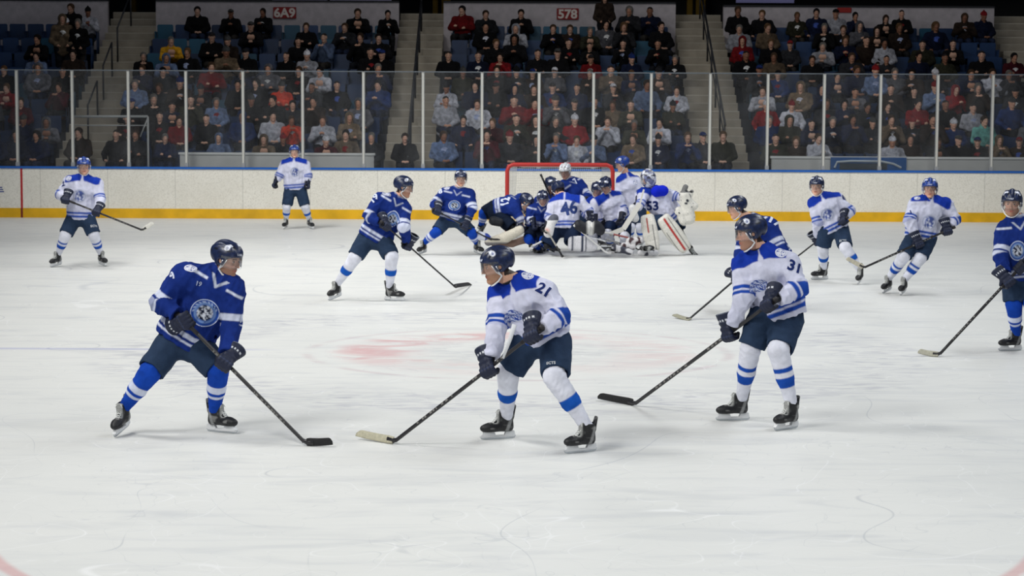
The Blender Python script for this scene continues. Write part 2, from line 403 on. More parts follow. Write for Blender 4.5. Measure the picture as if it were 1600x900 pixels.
# ------------------------------------------------------------------ stands
R0, RUN, RISE, F0 = 50.3, .8, .414, .72          # first row depth, run, rise, first floor height
def rowY(n): return R0 + RUN * n
def rowZ(n): return F0 + RISE * n
AISLES = [(-11.35, -10.0), (-3.2, -1.95), (4.54, 5.88), (13.45, 14.7)]
SECT = [(-22, -11.35), (-10.0, -3.2), (-1.95, 4.54), (5.88, 13.45), (14.7, 22)]
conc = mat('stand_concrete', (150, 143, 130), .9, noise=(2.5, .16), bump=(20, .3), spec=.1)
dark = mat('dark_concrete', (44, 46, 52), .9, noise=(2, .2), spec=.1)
for si, (x0, x1) in enumerate(SECT):
    pts = [(R0 - .55, 0)]
    for n in range(9): pts += [(rowY(n) - .55, rowZ(n)), (rowY(n) + RUN - .55, rowZ(n))]
    pts += [(rowY(9) - .55, 0)]
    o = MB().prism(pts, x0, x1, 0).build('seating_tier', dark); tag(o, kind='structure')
for si, (x0, x1) in enumerate(AISLES):
    st = MB(); z = F0; y = R0 - .55; pts = [(y, 0)]
    for k in range(23):
        pts += [(y, rowZ(0) + RISE / 2 * k), (y + RUN / 2, rowZ(0) + RISE / 2 * k)]; y += RUN / 2
    pts += [(y + 2.6, pts[-1][1]), (y + 2.6, 0)]
    o = MB().prism(pts, x0, x1, 0).build('aisle_stairs', conc); tag(o, kind='structure')
    mb = MB(); y = R0 - .55
    for k in range(23):
        mb.box((x0 + .01, y - .004, rowZ(0) + RISE / 2 * k - .02), (x1 - .01, y + .035, rowZ(0) + RISE / 2 * k + .003), (178, 172, 158) if k % 2 else (160, 155, 142)); y += RUN / 2
    o = mb.build('stair_nosing', M['solid']); tag(o, kind='structure')
YW = 57.75
wallm = mat('painted_wall', (176, 170, 174), .9, noise=(6, .1), spec=.1)
for x0, x1 in SECT:
    zt = float(P(800, 5 if x0 < 0 else 9, YW)[2])
    o = MB().box((x0, YW, 4.2), (x1, YW + .2, zt)).build('wall_rear', wallm); tag(o, kind='structure')
    o = MB().box((x0, YW - .03, zt), (x1, YW + .3, zt + .05), (40, 42, 46)).build('trim_3', M['solid']); tag(o, kind='structure')
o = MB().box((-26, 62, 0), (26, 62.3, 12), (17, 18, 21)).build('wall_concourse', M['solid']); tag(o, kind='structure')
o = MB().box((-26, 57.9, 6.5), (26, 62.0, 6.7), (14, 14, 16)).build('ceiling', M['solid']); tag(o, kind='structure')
def rail_group(name, label, parts, cat='railing', col=(30, 32, 36), r=.022):
    o = empty(name, tuple(parts[0][1][0]), label, cat)
    for nm, pts, rr in parts: MB().tube(pts, rr, 8, col).build(nm, M['paint'], o, True)
    return o
def stair_pt(X, k, h): return A([X, R0 - .55 + RUN / 2 * k, rowZ(0) + RISE / 2 * k + h])
for X, k0, k1, nm in ((-2.56, 1, 19, 'in the aisle left of the net'), (5.27, 3, 21, 'in the aisle right of the net')):
    parts = [('rail', [stair_pt(X, k0, .9), stair_pt(X, k1, .9)], .028), ('rail', [stair_pt(X, k0, .5), stair_pt(X, k1, .5)], .016)]
    for k in range(k0, k1 + 1, 3): parts.append(('post', [stair_pt(X, k + .4, 0), stair_pt(X, k + .4, .96)], .024))
    rail_group('stair_handrail', f'black metal handrail climbing the concrete steps {nm}', parts)
for k0, k1, nm in ((5, 8, 'lowest'), (10, 13, 'middle'), (15, 20, 'topmost')):
    X = -10.7; parts = [('rail', [stair_pt(X, k0, .9), stair_pt(X, k1, .9)], .024), ('post', [stair_pt(X, k0, 0), stair_pt(X, k0, .9)], .024), ('post', [stair_pt(X, k1, 0), stair_pt(X, k1, .9)], .024)]
    rail_group('stair_handrail', f'dark metal handrail on the left concrete steps, the {nm} of three', parts)
yy = 49.75
a, b_, c_, d_ = P(113, 182, yy), P(231, 182, yy), P(223, 214, yy), P(113, 214, yy)
parts = [('rail', [a, b_], .03), ('post', [b_, A([b_[0], yy, .0])], .026), ('post', [a, A([a[0], yy, 0])], .026), ('rail', [P(113, 196, yy), P(231, 196, yy)], .014), ('brace', [P(231, 184, yy), P(219, 214, yy)], .016)]
rail_group('guard_rail', 'grey tubular guard rail at the foot of the left concrete steps', parts, col=(150, 152, 150))
# low white walls behind the glass
lw = mat('low_wall_paint', (176, 176, 172), .7, noise=(3, .08))
for i, (xa, xb, yt) in enumerate(((281, 584, 240), (1206, 1700, 246))):
    p, q = P(xa, yt, 49.35), P(xb, yt, 49.35)
    o = MB().box((p[0], 49.35, 0), (q[0], 49.47, p[2])).build('wall_front', lw); tag(o, kind='structure')
    o = MB().box((p[0] - .03, 49.32, p[2] - .02), (q[0] + .03, 49.5, p[2] + .03), (196, 196, 192)).build('trim_4', M['solid']); tag(o, kind='structure')
# framed blue panel with a pale car-window shape on the right low wall
p, q = P(1298, 247, 49.3), P(1416, 262, 49.3)
o = empty('advert_board', (p[0], 49.3, q[2]), 'blue advertising board with a pale curved shape behind the right glass', 'sign')
MB().box((p[0], 49.28, q[2] - .1), (q[0], 49.33, p[2] + .02), (28, 76, 130)).build('panel', M['solid'], o)
mb = MB(); pts = [P(1304, 262, 49.27), P(1308, 253, 49.27), P(1330, 251.5, 49.27), P(1376, 252, 49.27), P(1396, 256, 49.27), P(1408, 262, 49.27)]
mb.tube(pts, .028, 6, (170, 178, 182)); mb.build('curved_stripe', M['solid'], o)
p2, q2 = P(1312, 255, 49.27), P(1386, 262, 49.27)
MB().box((p2[0], 49.262, q2[2] - .05), (q2[0], 49.275, p2[2]), (52, 60, 66)).build('dark_field', M['solid'], o)
# section number signs
def text_geo(s, size=1.0, bold=.0, shear=0, maxe=None):
    cu = bpy.data.curves.new('t', 'FONT'); cu.body = s; cu.size = size; cu.align_x = 'CENTER'; cu.align_y = 'CENTER'; cu.offset = bold; cu.resolution_u = 3; cu.shear = shear
    ob = bpy.data.objects.new('t', cu); C.objects.link(ob); bpy.context.view_layer.update()
    dg = bpy.context.evaluated_depsgraph_get(); me = bpy.data.meshes.new_from_object(ob.evaluated_get(dg))
    bm = bmesh.new(); bm.from_mesh(me); bmesh.ops.triangulate(bm, faces=bm.faces[:])
    if maxe:
        for _ in range(3):
            es = [e for e in bm.edges if e.calc_length() > maxe]
            if not es: break
            bmesh.ops.subdivide_edges(bm, edges=es, cuts=1); bmesh.ops.triangulate(bm, faces=bm.faces[:])
    bm.verts.index_update()
    V = A([tuple(v.co) for v in bm.verts]); F = [[v.index for v in f.verts] for f in bm.faces]; bm.free()
    bpy.data.objects.remove(ob); bpy.data.curves.remove(cu); bpy.data.meshes.remove(me)
    if len(V): V[:, :2] -= (V[:, :2].max(0) + V[:, :2].min(0)) / 2
    return V, F
for txt, xa, xb, ya, yb in (('6A9', 427, 463, 11, 29), ('578', 870, 904, 13, 31)):
    p, q = P(xa, ya, YW), P(xb, yb, YW); cx, cz = (p[0] + q[0]) / 2, (p[2] + q[2]) / 2
    o = empty('section_sign', (cx, YW - .04, cz), f'red section sign reading {txt} on the grey wall above the seats', 'sign')
    MB().box((p[0], YW - .05, q[2]), (q[0], YW - .002, p[2]), (128, 34, 36), bev=.01).build('sign_plate', M['solid'], o)
    V, F = text_geo(txt, .36, .012)
    put('numerals', [(cx + v[0] * 1.0, YW - .056, cz + v[1] * .95) for v in V], F, M['solid'], o, lin((205, 196, 190)), False)
p, q = P(1308, 12, YW), P(1330, 20, YW)
tag(MB().box((p[0], YW - .04, q[2]), (q[0], YW - .002, p[2]), (150, 40, 36), bev=.01).build('red_plaque', M['solid']), 'small red plaque on the grey wall above the right seats', 'sign')
# banners above the rear wall and yellow pillars in the openings
for xa, xb, ya, yb, col, nm in ((283, 372, -30, -1, (120, 118, 150), 'left'), (426, 512, -30, 6, (136, 132, 160), 'middle'), (516, 612, -30, 2, (150, 146, 176), 'near the left aisle'), (1150, 1240, -30, 5, (128, 128, 176), 'right')):
    p, q = P(xa, ya, 58.2), P(xb, yb, 58.2)
    tag(MB().box((p[0], 58.1, q[2]), (q[0], 58.16, p[2]), col).build('hanging_banner', M['solid']), f'pale lilac banner above the rear wall, {nm}', 'banner')
for xs, y1, nm in ((205, 38, 'left steps'), (676, 33, 'steps left of the net'), (1074, 35, 'steps right of the net')):
    for j, (dx, w) in enumerate(((0, 8), (14 if xs > 300 else 0, 14))):
        if j and xs < 300: continue
        p, q = P(xs + dx, -20, 61), P(xs + dx + w, y1, 61)
        tag(MB().box((p[0], 61, 4.6), (q[0], 61.2, 6.45), (122, 96, 24), bev=.02).build('yellow_pillar', M['solid']), f'{"narrow" if not j else "wide"} yellow pillar in the dark opening above the {nm}', 'pillar')
# ------------------------------------------------------------------ seats
def seat_mesh():
    mb = MB()
    mb.box((-.22, .16, .42), (.22, .21, .84), bev=.02); mb.box((-.215, -.2, .40), (.215, .17, .455), bev=.018)
    mb.box((-.245, -.1, .0), (-.228, .22, .62)); mb.box((.228, -.1, 0), (.245, .22, .62)); mb.box((-.245, -.16, .60), (-.215, .2, .64), bev=.008); mb.box((.215, -.16, .60), (.245, .2, .64), bev=.008)
    return mb.me('stadium_seat', M['seat'])
seat_me = seat_mesh(); seat_me.materials.clear(); seat_me.materials.append(M['seat'])
SEATS = []                                           # (section, row, x)
for s, (x0, x1) in enumerate(SECT):
    n = int((x1 - x0 - .1) / .5); off = (x1 - x0 - n * .5) / 2
    for r in range(9):
        for k in range(n):
            X = x0 + off + .25 + .5 * k
            px = 800 + X * F_PX / rowY(r)
            if -25 < px < 1625: SEATS.append((s, r, X))
hs = MB()
for s, r, X in SEATS:
    if r >= 3:
        o = link('stadium_seat', seat_me); o.location = (X, rowY(r) + .03, rowZ(r)); k = random.uniform(.7, 1.25)
        o.color = (*(lin((22, 50, 88) if random.random() < .8 else (16, 74, 100)) * k), 1)
        tag(o, 'dark blue folding plastic seat in the upper rows of the stands', 'seat', 'stadium seats in the upper rows')
    else:
        n = len(hs.V)
        for lo, hi in (((-.22, .19, .42), (.22, .24, .84)), ((-.215, -.17, .40), (.215, .2, .455))):
            hs.box(A(lo) + A([X, rowY(r), rowZ(r)]), A(hi) + A([X, rowY(r), rowZ(r)]), (20, 44, 80))
tag(hs.build('lower_seats', M['solid']), 'dark blue plastic seats of the lowest rows behind the crowd', 'seats', kind='stuff')
# ------------------------------------------------------------------ goal
gy = 41.0
g0 = float(P(792.5, 300, gy)[0]); g1 = float(P(957, 300, gy)[0]); gt = float(P(875, 257.5, gy)[2])
goal = empty('hockey_goal', ((g0 + g1) / 2, gy, 0), 'red framed hockey goal with white netting behind the heap of players', 'goal')
RED = (178, 50, 46)
arc = [A([g0, gy, 0]), A([g0, gy, gt - .12]), A([g0 + .035, gy, gt - .035]), A([g0 + .12, gy, gt]), A([g1 - .12, gy, gt]), A([g1 - .035, gy, gt - .035]), A([g1, gy, gt - .12]), A([g1, gy, 0])]
MB().tube(arc, .042, 12, RED).build('front_frame', M['paint'], goal, True)
MB().tube([A([g0, gy, .04]), A([g0 + .1, gy + .9, .04]), A([g0 + .5, gy + 1.15, .04]), A([g1 - .5, gy + 1.15, .04]), A([g1 - .1, gy + .9, .04]), A([g1, gy, .04])], .03, 8, (222, 222, 222)).build('base_frame', M['paint'], goal, True)
MB().tube([A([g0 + .1, gy, gt]), A([g0 + .3, gy + .55, gt - .05]), A([g1 - .3, gy + .55, gt - .05]), A([g1 - .1, gy, gt])], .02, 8, (222, 222, 222)).build('top_bar', M['paint'], goal, True)
net = MB(); nn = 44
def strand(p, q): net.tube([p, q], .0035, 3, (205, 205, 200))
b0, b1, t0, t1 = A([g0 + .12, gy + 1.1, .05]), A([g1 - .12, gy + 1.1, .05]), A([g0 + .2, gy + .55, gt - .05]), A([g1 - .2, gy + .55, gt - .05])
for i in range(nn + 1): strand(lerp(b0, b1, i / nn), lerp(t0, t1, i / nn))
for i in range(30): strand(lerp(b0, t0, i / 29), lerp(b1, t1, i / 29))
for (fr, bt, tp) in ((A([g0, gy, 0]), b0, t0), (A([g1, gy, 0]), b1, t1)):
    ft = A([fr[0], gy, gt - .05])
    for i in range(22): strand(lerp(fr, ft, i / 21), lerp(bt, tp, i / 21))
    for i in range(18): strand(lerp(fr, bt, i / 17), lerp(ft, tp, i / 17))
for i in range(nn + 1): strand(lerp(A([g0, gy, gt]), A([g1, gy, gt]), i / nn), lerp(t0, t1, i / nn))
net.build('netting', M['solid'], goal)
# ------------------------------------------------------------------ light
w = bpy.data.worlds.new('w'); SC.world = w; w.use_nodes = True
w.node_tree.nodes['Background'].inputs[0].default_value = (.55, .62, .75, 1); w.node_tree.nodes['Background'].inputs[1].default_value = .12
def area(loc, sx, sy, power, col=(1, 1, 1), rot=(0, 0, 0), spread=180):
    l = bpy.data.lights.new('arena_or_fill_light', 'AREA'); l.shape = 'RECTANGLE'; l.size = sx; l.size_y = sy; l.energy = power; l.color = col; l.spread = math.radians(spread)
    o = bpy.data.objects.new('arena_or_fill_light', l); C.objects.link(o); o.location = loc; o.rotation_euler = rot; return o
def aim(loc, tgt): return (Vector(tgt) - Vector(loc)).to_track_quat('-Z', 'Y').to_euler()
for y in (2, 12, 22, 31, 39):                                # lamp rows over the left and right side of the rink
    p = (-8.5, y - 3, 11.5); area(p, 5, 2, 490 if y < 38 else 470, (1, .985, .95), aim(p, (.5, y + (3 if y < 35 else 1), 0)), 118)
    p = (9.5, y, 12.5); area(p, 6, 2, 285, (.95, .98, 1), aim(p, (1, y, 0)), 118)
area((0, 52, 12), 26, 2.5, 190, (1, .96, .9), spread=150)
for x in (-9, 0, 9): area((x, 37, 10.5), 4, 1.5, 62, (1, .98, .94), aim((x, 37, 10.5), (x, YB, .4)), 55)  # added fill lamps aimed at the boards to brighten them
# ------------------------------------------------------------------ camera
cd = bpy.data.cameras.new('camera'); cd.sensor_width = 36; cd.lens = 36 * F_PX / 1600; cd.clip_end = 300
cam = bpy.data.objects.new('camera', cd); C.objects.link(cam); SC.camera = cam
cam.matrix_world = Matrix([[_r[0], _u[0], -_f[0], 0], [_r[1], _u[1], -_f[1], 0], [_r[2], _u[2], -_f[2], CAM_H], [0, 0, 0, 1]])
cd.dof.use_dof = True; cd.dof.focus_distance = 19; cd.dof.aperture_fstop = 6
SC.view_settings.view_transform = 'Standard'; SC.view_settings.look = 'None'; SC.view_settings.exposure = 0
# ================================================================== canonical kit (local frames, metres)
SKIN = (222, 172, 146)
# ---- head: x forward, y left, z up, origin between the ears
def head_sdf(q):
    s = q * A([1, 1, 1]); y = np.abs(s[:, 1]); sy = np.stack([s[:, 0], y, s[:, 2]], 1)
    f = ell(s, (-.012, 0, .035), (.098, .076, .088))
    f = smin(f, ell(s, (.022, 0, -.035), (.068, .058, .082)), .03)
    f = smin(f, cap(sy, (.055, .0, -.098), (.0, .048, -.065), .024, .022), .02)          # jaw
    f = smin(f, ell(s, (.066, 0, -.098), (.024, .026, .022)), .015)                       # chin
    f = smin(f, cap(sy, (.080, .005, .026), (.068, .042, .024), .012, .010), .012)        # brow
    f = smin(f, ell(sy, (.066, .038, -.022), (.022, .018, .018)), .015)                   # cheek
    f = smax(f, -ell(sy, (.094, .031, .006), (.016, .016, .010)), .010)                   # eye socket
    f = smin(f, ell(sy, (.074, .031, .005), (.013, .013, .012)), .004)                    # eyeball
    f = smin(f, cap(s, (.086, 0, .012), (.108, 0, -.028), .007, .011), .010)              # nose
    f = smin(f, ell(sy, (.096, .012, -.033), (.010, .008, .008)), .006)
    f = smin(f, ell(s, (.084, 0, -.058), (.012, .024, .007)), .006)                       # lips
    f = smin(f, ell(s, (.083, 0, -.069), (.011, .020, .007)), .005)
    f = smax(f, -cap(sy, (.100, 0, -.0635), (.088, .022, -.0635), .0025, .002), .003)
    f = smin(f, ell(sy, (-.004, .080, -.004), (.018, .009, .031)), .008)                  # ears
    f = smax(f, -ell(sy, (.001, .091, -.002), (.010, .006, .018)), .004)
    return f
def head_col(q, beard=None, hair=(52, 38, 30), tone=SKIN):
    c = np.tile(lin(tone), (len(q), 1)); y = np.abs(q[:, 1]); x, z = q[:, 0], q[:, 2]
    c = mix(c, (172, 96, 84), np.exp(-(((y - .04) / .02) ** 2 + ((z + .025) / .02) ** 2)) * .35 * (x > .03))
    if beard is not None:
        bd = np.clip((-.030 - z) / .012, 0, 1) * (x > -.02) * np.clip((z + .14) / .02, 0, 1)
        bd = np.maximum(bd * (1 - .8 * np.exp(-(((x - .085) / .02) ** 2 + (y / .018) ** 2 + ((z + .064) / .009) ** 2))), 0)
        c = mix(c, beard, bd * .55)
    m = (x > .07) * band(z, .020, .031, .006) * band(y, .012, .047, .008); c = mix(c, hair, m * .85)
    m = (x > .068) * band(z, -.001, .011, .004) * band(y, .021, .042, .005); c = mix(c, (228, 222, 214), m * .6)
    m = (x > .068) * np.exp(-(((y - .031) / .006) ** 2 + ((z - .004) / .006) ** 2)); c = mix(c, (30, 22, 18), np.clip(m * 1.6, 0, 1))
    m = (x > .068) * np.clip(1 - np.abs(z - .0115) / .003, 0, 1) * band(y, .018, .044, .005); c = mix(c, (60, 40, 34), m * .8)
    m = (x > .074) * np.exp(-((y / .022) ** 2 + ((z + .064) / .009) ** 2)); c = mix(c, (160, 76, 72), np.clip(m * 1.1, 0, .8))
    m = (x > .07) * np.exp(-(((y - .012) / .006) ** 2 + ((z + .040) / .004) ** 2)); c = mix(c, (90, 50, 42), m * .7)
    m = np.clip((z - .03 + .9 * np.minimum(x, .045)) / .01, 0, 1) * (x < .075) + (x < -.03) * (z > -.07); m = np.clip(m, 0, 1) * (~((x > -.03) & (y > .078)))
    c = mix(c, hair, m * ((z > .055) | (x < -.02)))
    return c
# ---- helmet
def helmet_f(q):
    s = q - A([-.012, 0, .044]); y = np.abs(q[:, 1]); sy = np.stack([q[:, 0], y, q[:, 2]], 1)
    f = ell(q, (-.014, 0, .042), (.128, .103, .103))
    ridge = .006 * np.cos(y * 95) * np.clip((q[:, 2] - .03) / .05, 0, 1) * (y < .075)
    f = f - ridge
    f = smin(f, ell(sy, (.0, .088, .0), (.05, .018, .042)), .012)                          # ear guard
    x = q[:, 0]; zc = np.interp(x, [-.15, -.11, -.05, .0, .03, .055, .09, .13], [-.055, -.06, -.05, -.036, -.03, .026, .040, .044])
    f = smax(f, zc - q[:, 2], .006)
    f = np.maximum(f, -ell(q, (-.012, 0, .025), (.113, .090, .103)))
    f = np.maximum(f, -ell(sy, (.004, .105, -.004), (.018, .022, .022)))                   # ear hole
    return f
NAVY = (23, 35, 68)
def helmet_c(base):
    def fn(V):
        c = np.tile(lin(base), (len(V), 1)); y = np.abs(V[:, 1]); x, z = V[:, 0], V[:, 2]
        dk = tuple(int(k * .35) for k in base)
        for (cx, cy, cz, rx, ry, rz) in ((.07, .03, .115, .024, .007, .03), (.03, .035, .14, .02, .007, .03), (-.04, .035, .145, .022, .007, .03), (-.09, .035, .115, .02, .008, .03), (.045, .08, .085, .022, .03, .006), (-.05, .085, .08, .025, .03, .006), (-.10, .06, .055, .02, .02, .006)):
            m = np.exp(-((((x - cx) / rx) ** 2 + ((y - cy) / ry) ** 2 + ((z - cz) / rz) ** 2) ** 2)); c = mix(c, dk, np.clip(m * 1.4, 0, 1))
        c = mix(c, dk, np.clip(1 - np.abs(x + .005) / .004, 0, 1) * (z > .03) * .8)
        c = mix(c, (215, 220, 232), (x > .075) * band(z, .058, .072, .004) * band(V[:, 1], -.026, .026, .005) * (np.sin(V[:, 1] * 420) > -.3))
        for sg in (-1, 1):
            d = np.sqrt((x - .035) ** 2 + (z - .105) ** 2); m = (V[:, 1] * sg > .03) * np.clip((.023 - d) / .004, 0, 1)
            c = mix(c, (214, 218, 230), m); m2 = (V[:, 1] * sg > .03) * np.clip((.012 - d) / .003, 0, 1) * (np.sin(x * 500) * np.sin(z * 500) > 0); c = mix(c, (40, 60, 140), m2)
        return c
    return fn
HELM = {}
def helmet_mesh(kind):
    if kind not in HELM:
        base = {'navy': NAVY, 'royal': (32, 62, 140), 'white': (206, 208, 212)}[kind]
        HELM[kind] = sdf('helmet', helmet_f, [(-.15, -.115, -.08), (.13, .115, .155)], .01, .0055, M['shell'], colf=helmet_c(base), local=True)
    return HELM[kind]
def visor_mesh():
    V = []; F = []; n = 24
    for i in range(n + 1):
        th = math.radians(-78 + 156 * i / n)
        for j in range(5):
            z = .046 - .024 * j; r = .118 + .006 * j / 4 * math.cos(th)
            V.append((-.014 + (r + .008) * math.cos(th), r * .90 * math.sin(th), z + .012 * abs(math.sin(th)) * (j / 4)))
    for i in range(n):
        for j in range(4): F.append((i * 5 + j, i * 5 + j + 1, (i + 1) * 5 + j + 1, (i + 1) * 5 + j))
    return mesh('visor', V, F, M['visor'])
VISOR = visor_mesh()
def strap_mesh():
    mb = MB()
    for s in (-1, 1):
        mb.tube([(.03, s * .098, .015), (.018, s * .090, -.03), (-.004, s * .082, -.064), (.02, s * .066, -.098), (.052, s * .034, -.124), (.062, 0, -.130)], [.0055, .006, .0065, .0055, .005, .006], 6, (225, 226, 228), 1.4)
        mb.tube([(.06, s * .09, .02), (.03, s * .09, -.035), (-.004, s * .082, -.064)], .0035, 6, (225, 226, 228))
    return mb.me('chin_strap', M['strap'], True)
STRAP = strap_mesh()
# ---- goalie mask
def mask_f(q):
    f = ell(q, (.0, 0, .0), (.135, .108, .165)); f = smax(f, -.15 - q[:, 2], .02)
    f = np.maximum(f, -ell(q, (-.004, 0, 0), (.120, .096, .150)))
    hole = np.maximum(np.maximum(.05 - q[:, 0], np.abs(q[:, 1]) - .062), np.abs(q[:, 2] + .02) - .052)
    return np.maximum(f, -hole)
def mask_c(V):
    c = np.tile(lin((205, 208, 218)), (len(V), 1)); w = wav(V, 60, 3)
    c = mix(c, (36, 54, 120), np.clip(w * 6, 0, 1) * .8); c = mix(c, (60, 62, 74), np.clip(wav(V, 75, 8) * 6 - .8, 0, 1)); return c
def mask_meshes():
    if 'mask' not in HELM:
        HELM['mask'] = sdf('goalie_mask', mask_f, [(-.15, -.12, -.18), (.15, .12, .18)], .01, .009, M['shell'], colf=mask_c, local=True)
        mb = MB()
        for i in range(5):
            y = -.05 + .025 * i; mb.tube([(.098 + .018 * (1 - abs(y) / .05), y, .036), (.13 + .012 * (1 - abs(y) / .05), y, -.02), (.11 + .015 * (1 - abs(y) / .05), y, -.074)], .003, 5, (200, 204, 208))
        for j in range(5):
            z = .03 - .024 * j; mb.tube([(.085, -.064, z), (.128, -.03, z), (.138, 0, z), (.128, .03, z), (.085, .064, z)], .003, 5, (200, 204, 208))
        HELM['cage'] = mb.me('cage', M['paint'], True)
    return HELM['mask'], HELM['cage']
# ---- skate: x toe, z up, origin on the ice under the ankle
def skate_f(q):
    s = q
    f = ell(s, (.125, 0, .095), (.068, .045, .038))
    f = smin(f, ecap(s, A([.10, 0, .098]), A([-.05, 0, .105]), A([0, 1., 0]), .044, .036, .040, .042), .03)
    f = smin(f, ecap(s, A([-.045, 0, .10]), A([-.035, 0, .205]), A([0, 1., 0]), .043, .050, .052, .060), .03)
    f = smin(f, ecap(s, A([.03, 0, .13]), A([.028, 0, .235]), A([0, 1., 0]), .03, .034, .03, .014), .018)   # tongue
    f = smin(f, ecap(s, A([-.088, 0, .18]), A([-.112, 0, .275]), A([0, 1., 0]), .030, .024, .014, .010), .015)  # tendon guard
    f = smax(f, .062 - s[:, 2], .006)
    f = np.maximum(f, -ecap(s, A([-.038, 0, .19]), A([-.036, 0, .30]), A([0, 1., 0]), .038, .042, .040, .046))
    return f
def skate_c(V):
    c = np.tile(lin((26, 27, 30)), (len(V), 1)); x, y, z = V.T; y = np.abs(y)
    c = mix(c, (168, 170, 168), (x > -.02) * (x < .085) * (z > .105) * np.clip((.032 - y) / .006, 0, 1) * .75)
    c = mix(c, (150, 152, 152), band(x + .35 * z, -.02, .01, .006) * (z < .2) * (y > .03) * (x < .04) * .7)
    c = mix(c, (150, 150, 148), np.clip(wav(V, 70, 5) * 4 - .6, 0, 1) * (z > .09) * (x < .12) * .55)
    c = mix(c, (90, 92, 94), band(z, .062, .070, .003) * .8)
    return c
SKATE = sdf('skate', skate_f, [(-.13, -.065, .05), (.2, .065, .285)], .01, .0065, M['leather'], colf=skate_c, local=True)
def holder_mesh():
    mb = MB()
    pf = [(-.105, .066), (-.105, .045), (-.118, .02), (-.105, .014), (.175, .014), (.192, .024), (.165, .045), (.165, .066), (.07, .066), (.06, .036), (-.02, .036), (-.035, .066)]
    n = len(pf)
    mb.prism([(-.105, .066), (-.112, .03), (-.100, .022), (-.045, .022), (-.02, .036), (-.035, .066)], -.014, .014, 1)
    mb.prism([(.07, .066), (.058, .036), (.075, .022), (.165, .022), (.185, .036), (.160, .066)], -.014, .014, 1)
    mb.prism([(-.118, .034), (-.108, .018), (.180, .018), (.196, .034), (.17, .034), (-.03, .034)], -.008, .008, 1)
    return mb.me('blade_holder', M['plastic'])
def runner_mesh():
    mb = MB(); mb.prism([(-.122, .026), (-.112, .006), (-.09, 0), (.155, 0), (.182, .006), (.198, .028), (.185, .020), (-.11, .020)], -.0022, .0022, 1); return mb.me('runner', M['steel'])
HOLDER, RUNNER = holder_mesh(), runner_mesh()
def laces_mesh():
    mb = MB()
    for i in range(6):
        t = i / 5; x = .095 - .068 * t; z = .132 + .085 * t ** 1.3; dx = -.012
        mb.tube([(x, -.022, z), (x + dx, 0, z + .014), (x + dx, .022, z + .010)], .0032, 5, (222, 224, 222)); mb.tube([(x, .022, z), (x + dx, 0, z + .015), (x + dx, -.022, z + .010)], .0032, 5, (222, 224, 222))
    for s in (-1, 1): mb.tube([(.028, 0, .232), (.04, s * .02, .238), (.046, s * .032, .215)], .003, 5, (222, 224, 222))
    return mb.me('laces', M['strap'], True)
LACES = laces_mesh()
# ---- glove: x along the stick (thumb side +x), z towards the elbow, +y back of the hand
def glove_f(q):
    f = rbox(q, (0, .034, .012), np.eye(3), (.052, .026, .046), .02)
    for i, x in enumerate((-.042, -.014, .014, .042)):
        k = (0.92, 1.0, 1.0, .95)[i]
        g = np.minimum(cap(q, (x, .048, -.018), (x * 1.02, .030, -.050 * k), .020, .0185), cap(q, (x * 1.02, .030, -.050 * k), (x, -.012, -.050 * k), .0185, .017))
        g = np.minimum(g, cap(q, (x, -.012, -.050 * k), (x, -.032, -.018), .017, .0155))
        f = smin(f, g, .004)
    t = np.minimum(cap(q, (.040, .020, .040), (.070, -.012, .012), .021, .019), cap(q, (.070, -.012, .012), (.052, -.036, -.022), .019, .016))
    f = smin(f, t, .006)
    f = smin(f, ecap(q, A([0, .022, .055]), A([0, .012, .155]), A([1., 0, 0]), .052, .074, .044, .062, .02), .012)
    f = f - .0035 * np.cos(q[:, 2] * 150) * (q[:, 1] > .03) * (q[:, 2] < .1)
    f = np.maximum(f, -ecap(q, A([0, .012, .12]), A([0, .010, .22]), A([1., 0, 0]), .05, .062, .042, .05, .02))
    return smax(f, q[:, 2] - .165, .008)
def glove_c(V):
    c = np.tile(lin((17, 26, 52)), (len(V), 1)); x, y, z = V.T
    c = mix(c, (205, 208, 214), band(z, .098, .112, .004) * (y > .02) * (np.sin(x * 260) > -.35) * (np.abs(x) < .055))
    c = mix(c, (150, 156, 168), band(z, .158, .170, .004) * .8)
    c = mix(c, (10, 14, 26), (y < .0) * .7); c = mix(c, (60, 74, 112), np.exp(-((z + .02) / .004) ** 2) * (y > .04) * .5)
    return c
GLOVE = sdf('glove', glove_f, [(-.085, -.06, -.075), (.095, .085, .17)], .01, .006, M['padding'], colf=glove_c, local=True)
def tagm(V): return V
def frame(o, x, y, z):
    m = Matrix.Identity(4)
    for i in range(3): m[i][0], m[i][1], m[i][2], m[i][3] = x[i], y[i], z[i], o[i]
    return m
# ================================================================== decals laid on a surface
def project(bvh, o3, nrm_, up, V2, F, off=.004, reach=.25):
    z = nrm(nrm_); x = nrm(np.cross(up, z)); y = np.cross(z, x); out = []; ok = []
    for v in V2:
        p = o3 + x * v[0] + y * v[1] + z * reach * .5
        h = bvh.ray_cast(Vector(p), Vector(-z), reach)
        if h[0] is None: out.append(o3 + x * v[0] + y * v[1]); ok.append(False)
        else: out.append(A(h[0]) + z * off); ok.append(True)
    F = [f for f in F if all(ok[i] for i in f)]
    return A(out), F
def polar(n=9, m=36):
    V = [(0, 0)]; F = []
    for i in range(1, n + 1):
        for k in range(m): V.append((i / n * math.cos(2 * math.pi * k / m), i / n * math.sin(2 * math.pi * k / m)))
    for k in range(m): F.append((0, 1 + k, 1 + (k + 1) % m))
    for i in range(1, n):
        for k in range(m):
            a = 1 + (i - 1) * m + k; b = 1 + (i - 1) * m + (k + 1) % m; F.append((a, a + m, b + m, b))
    return A(V), F
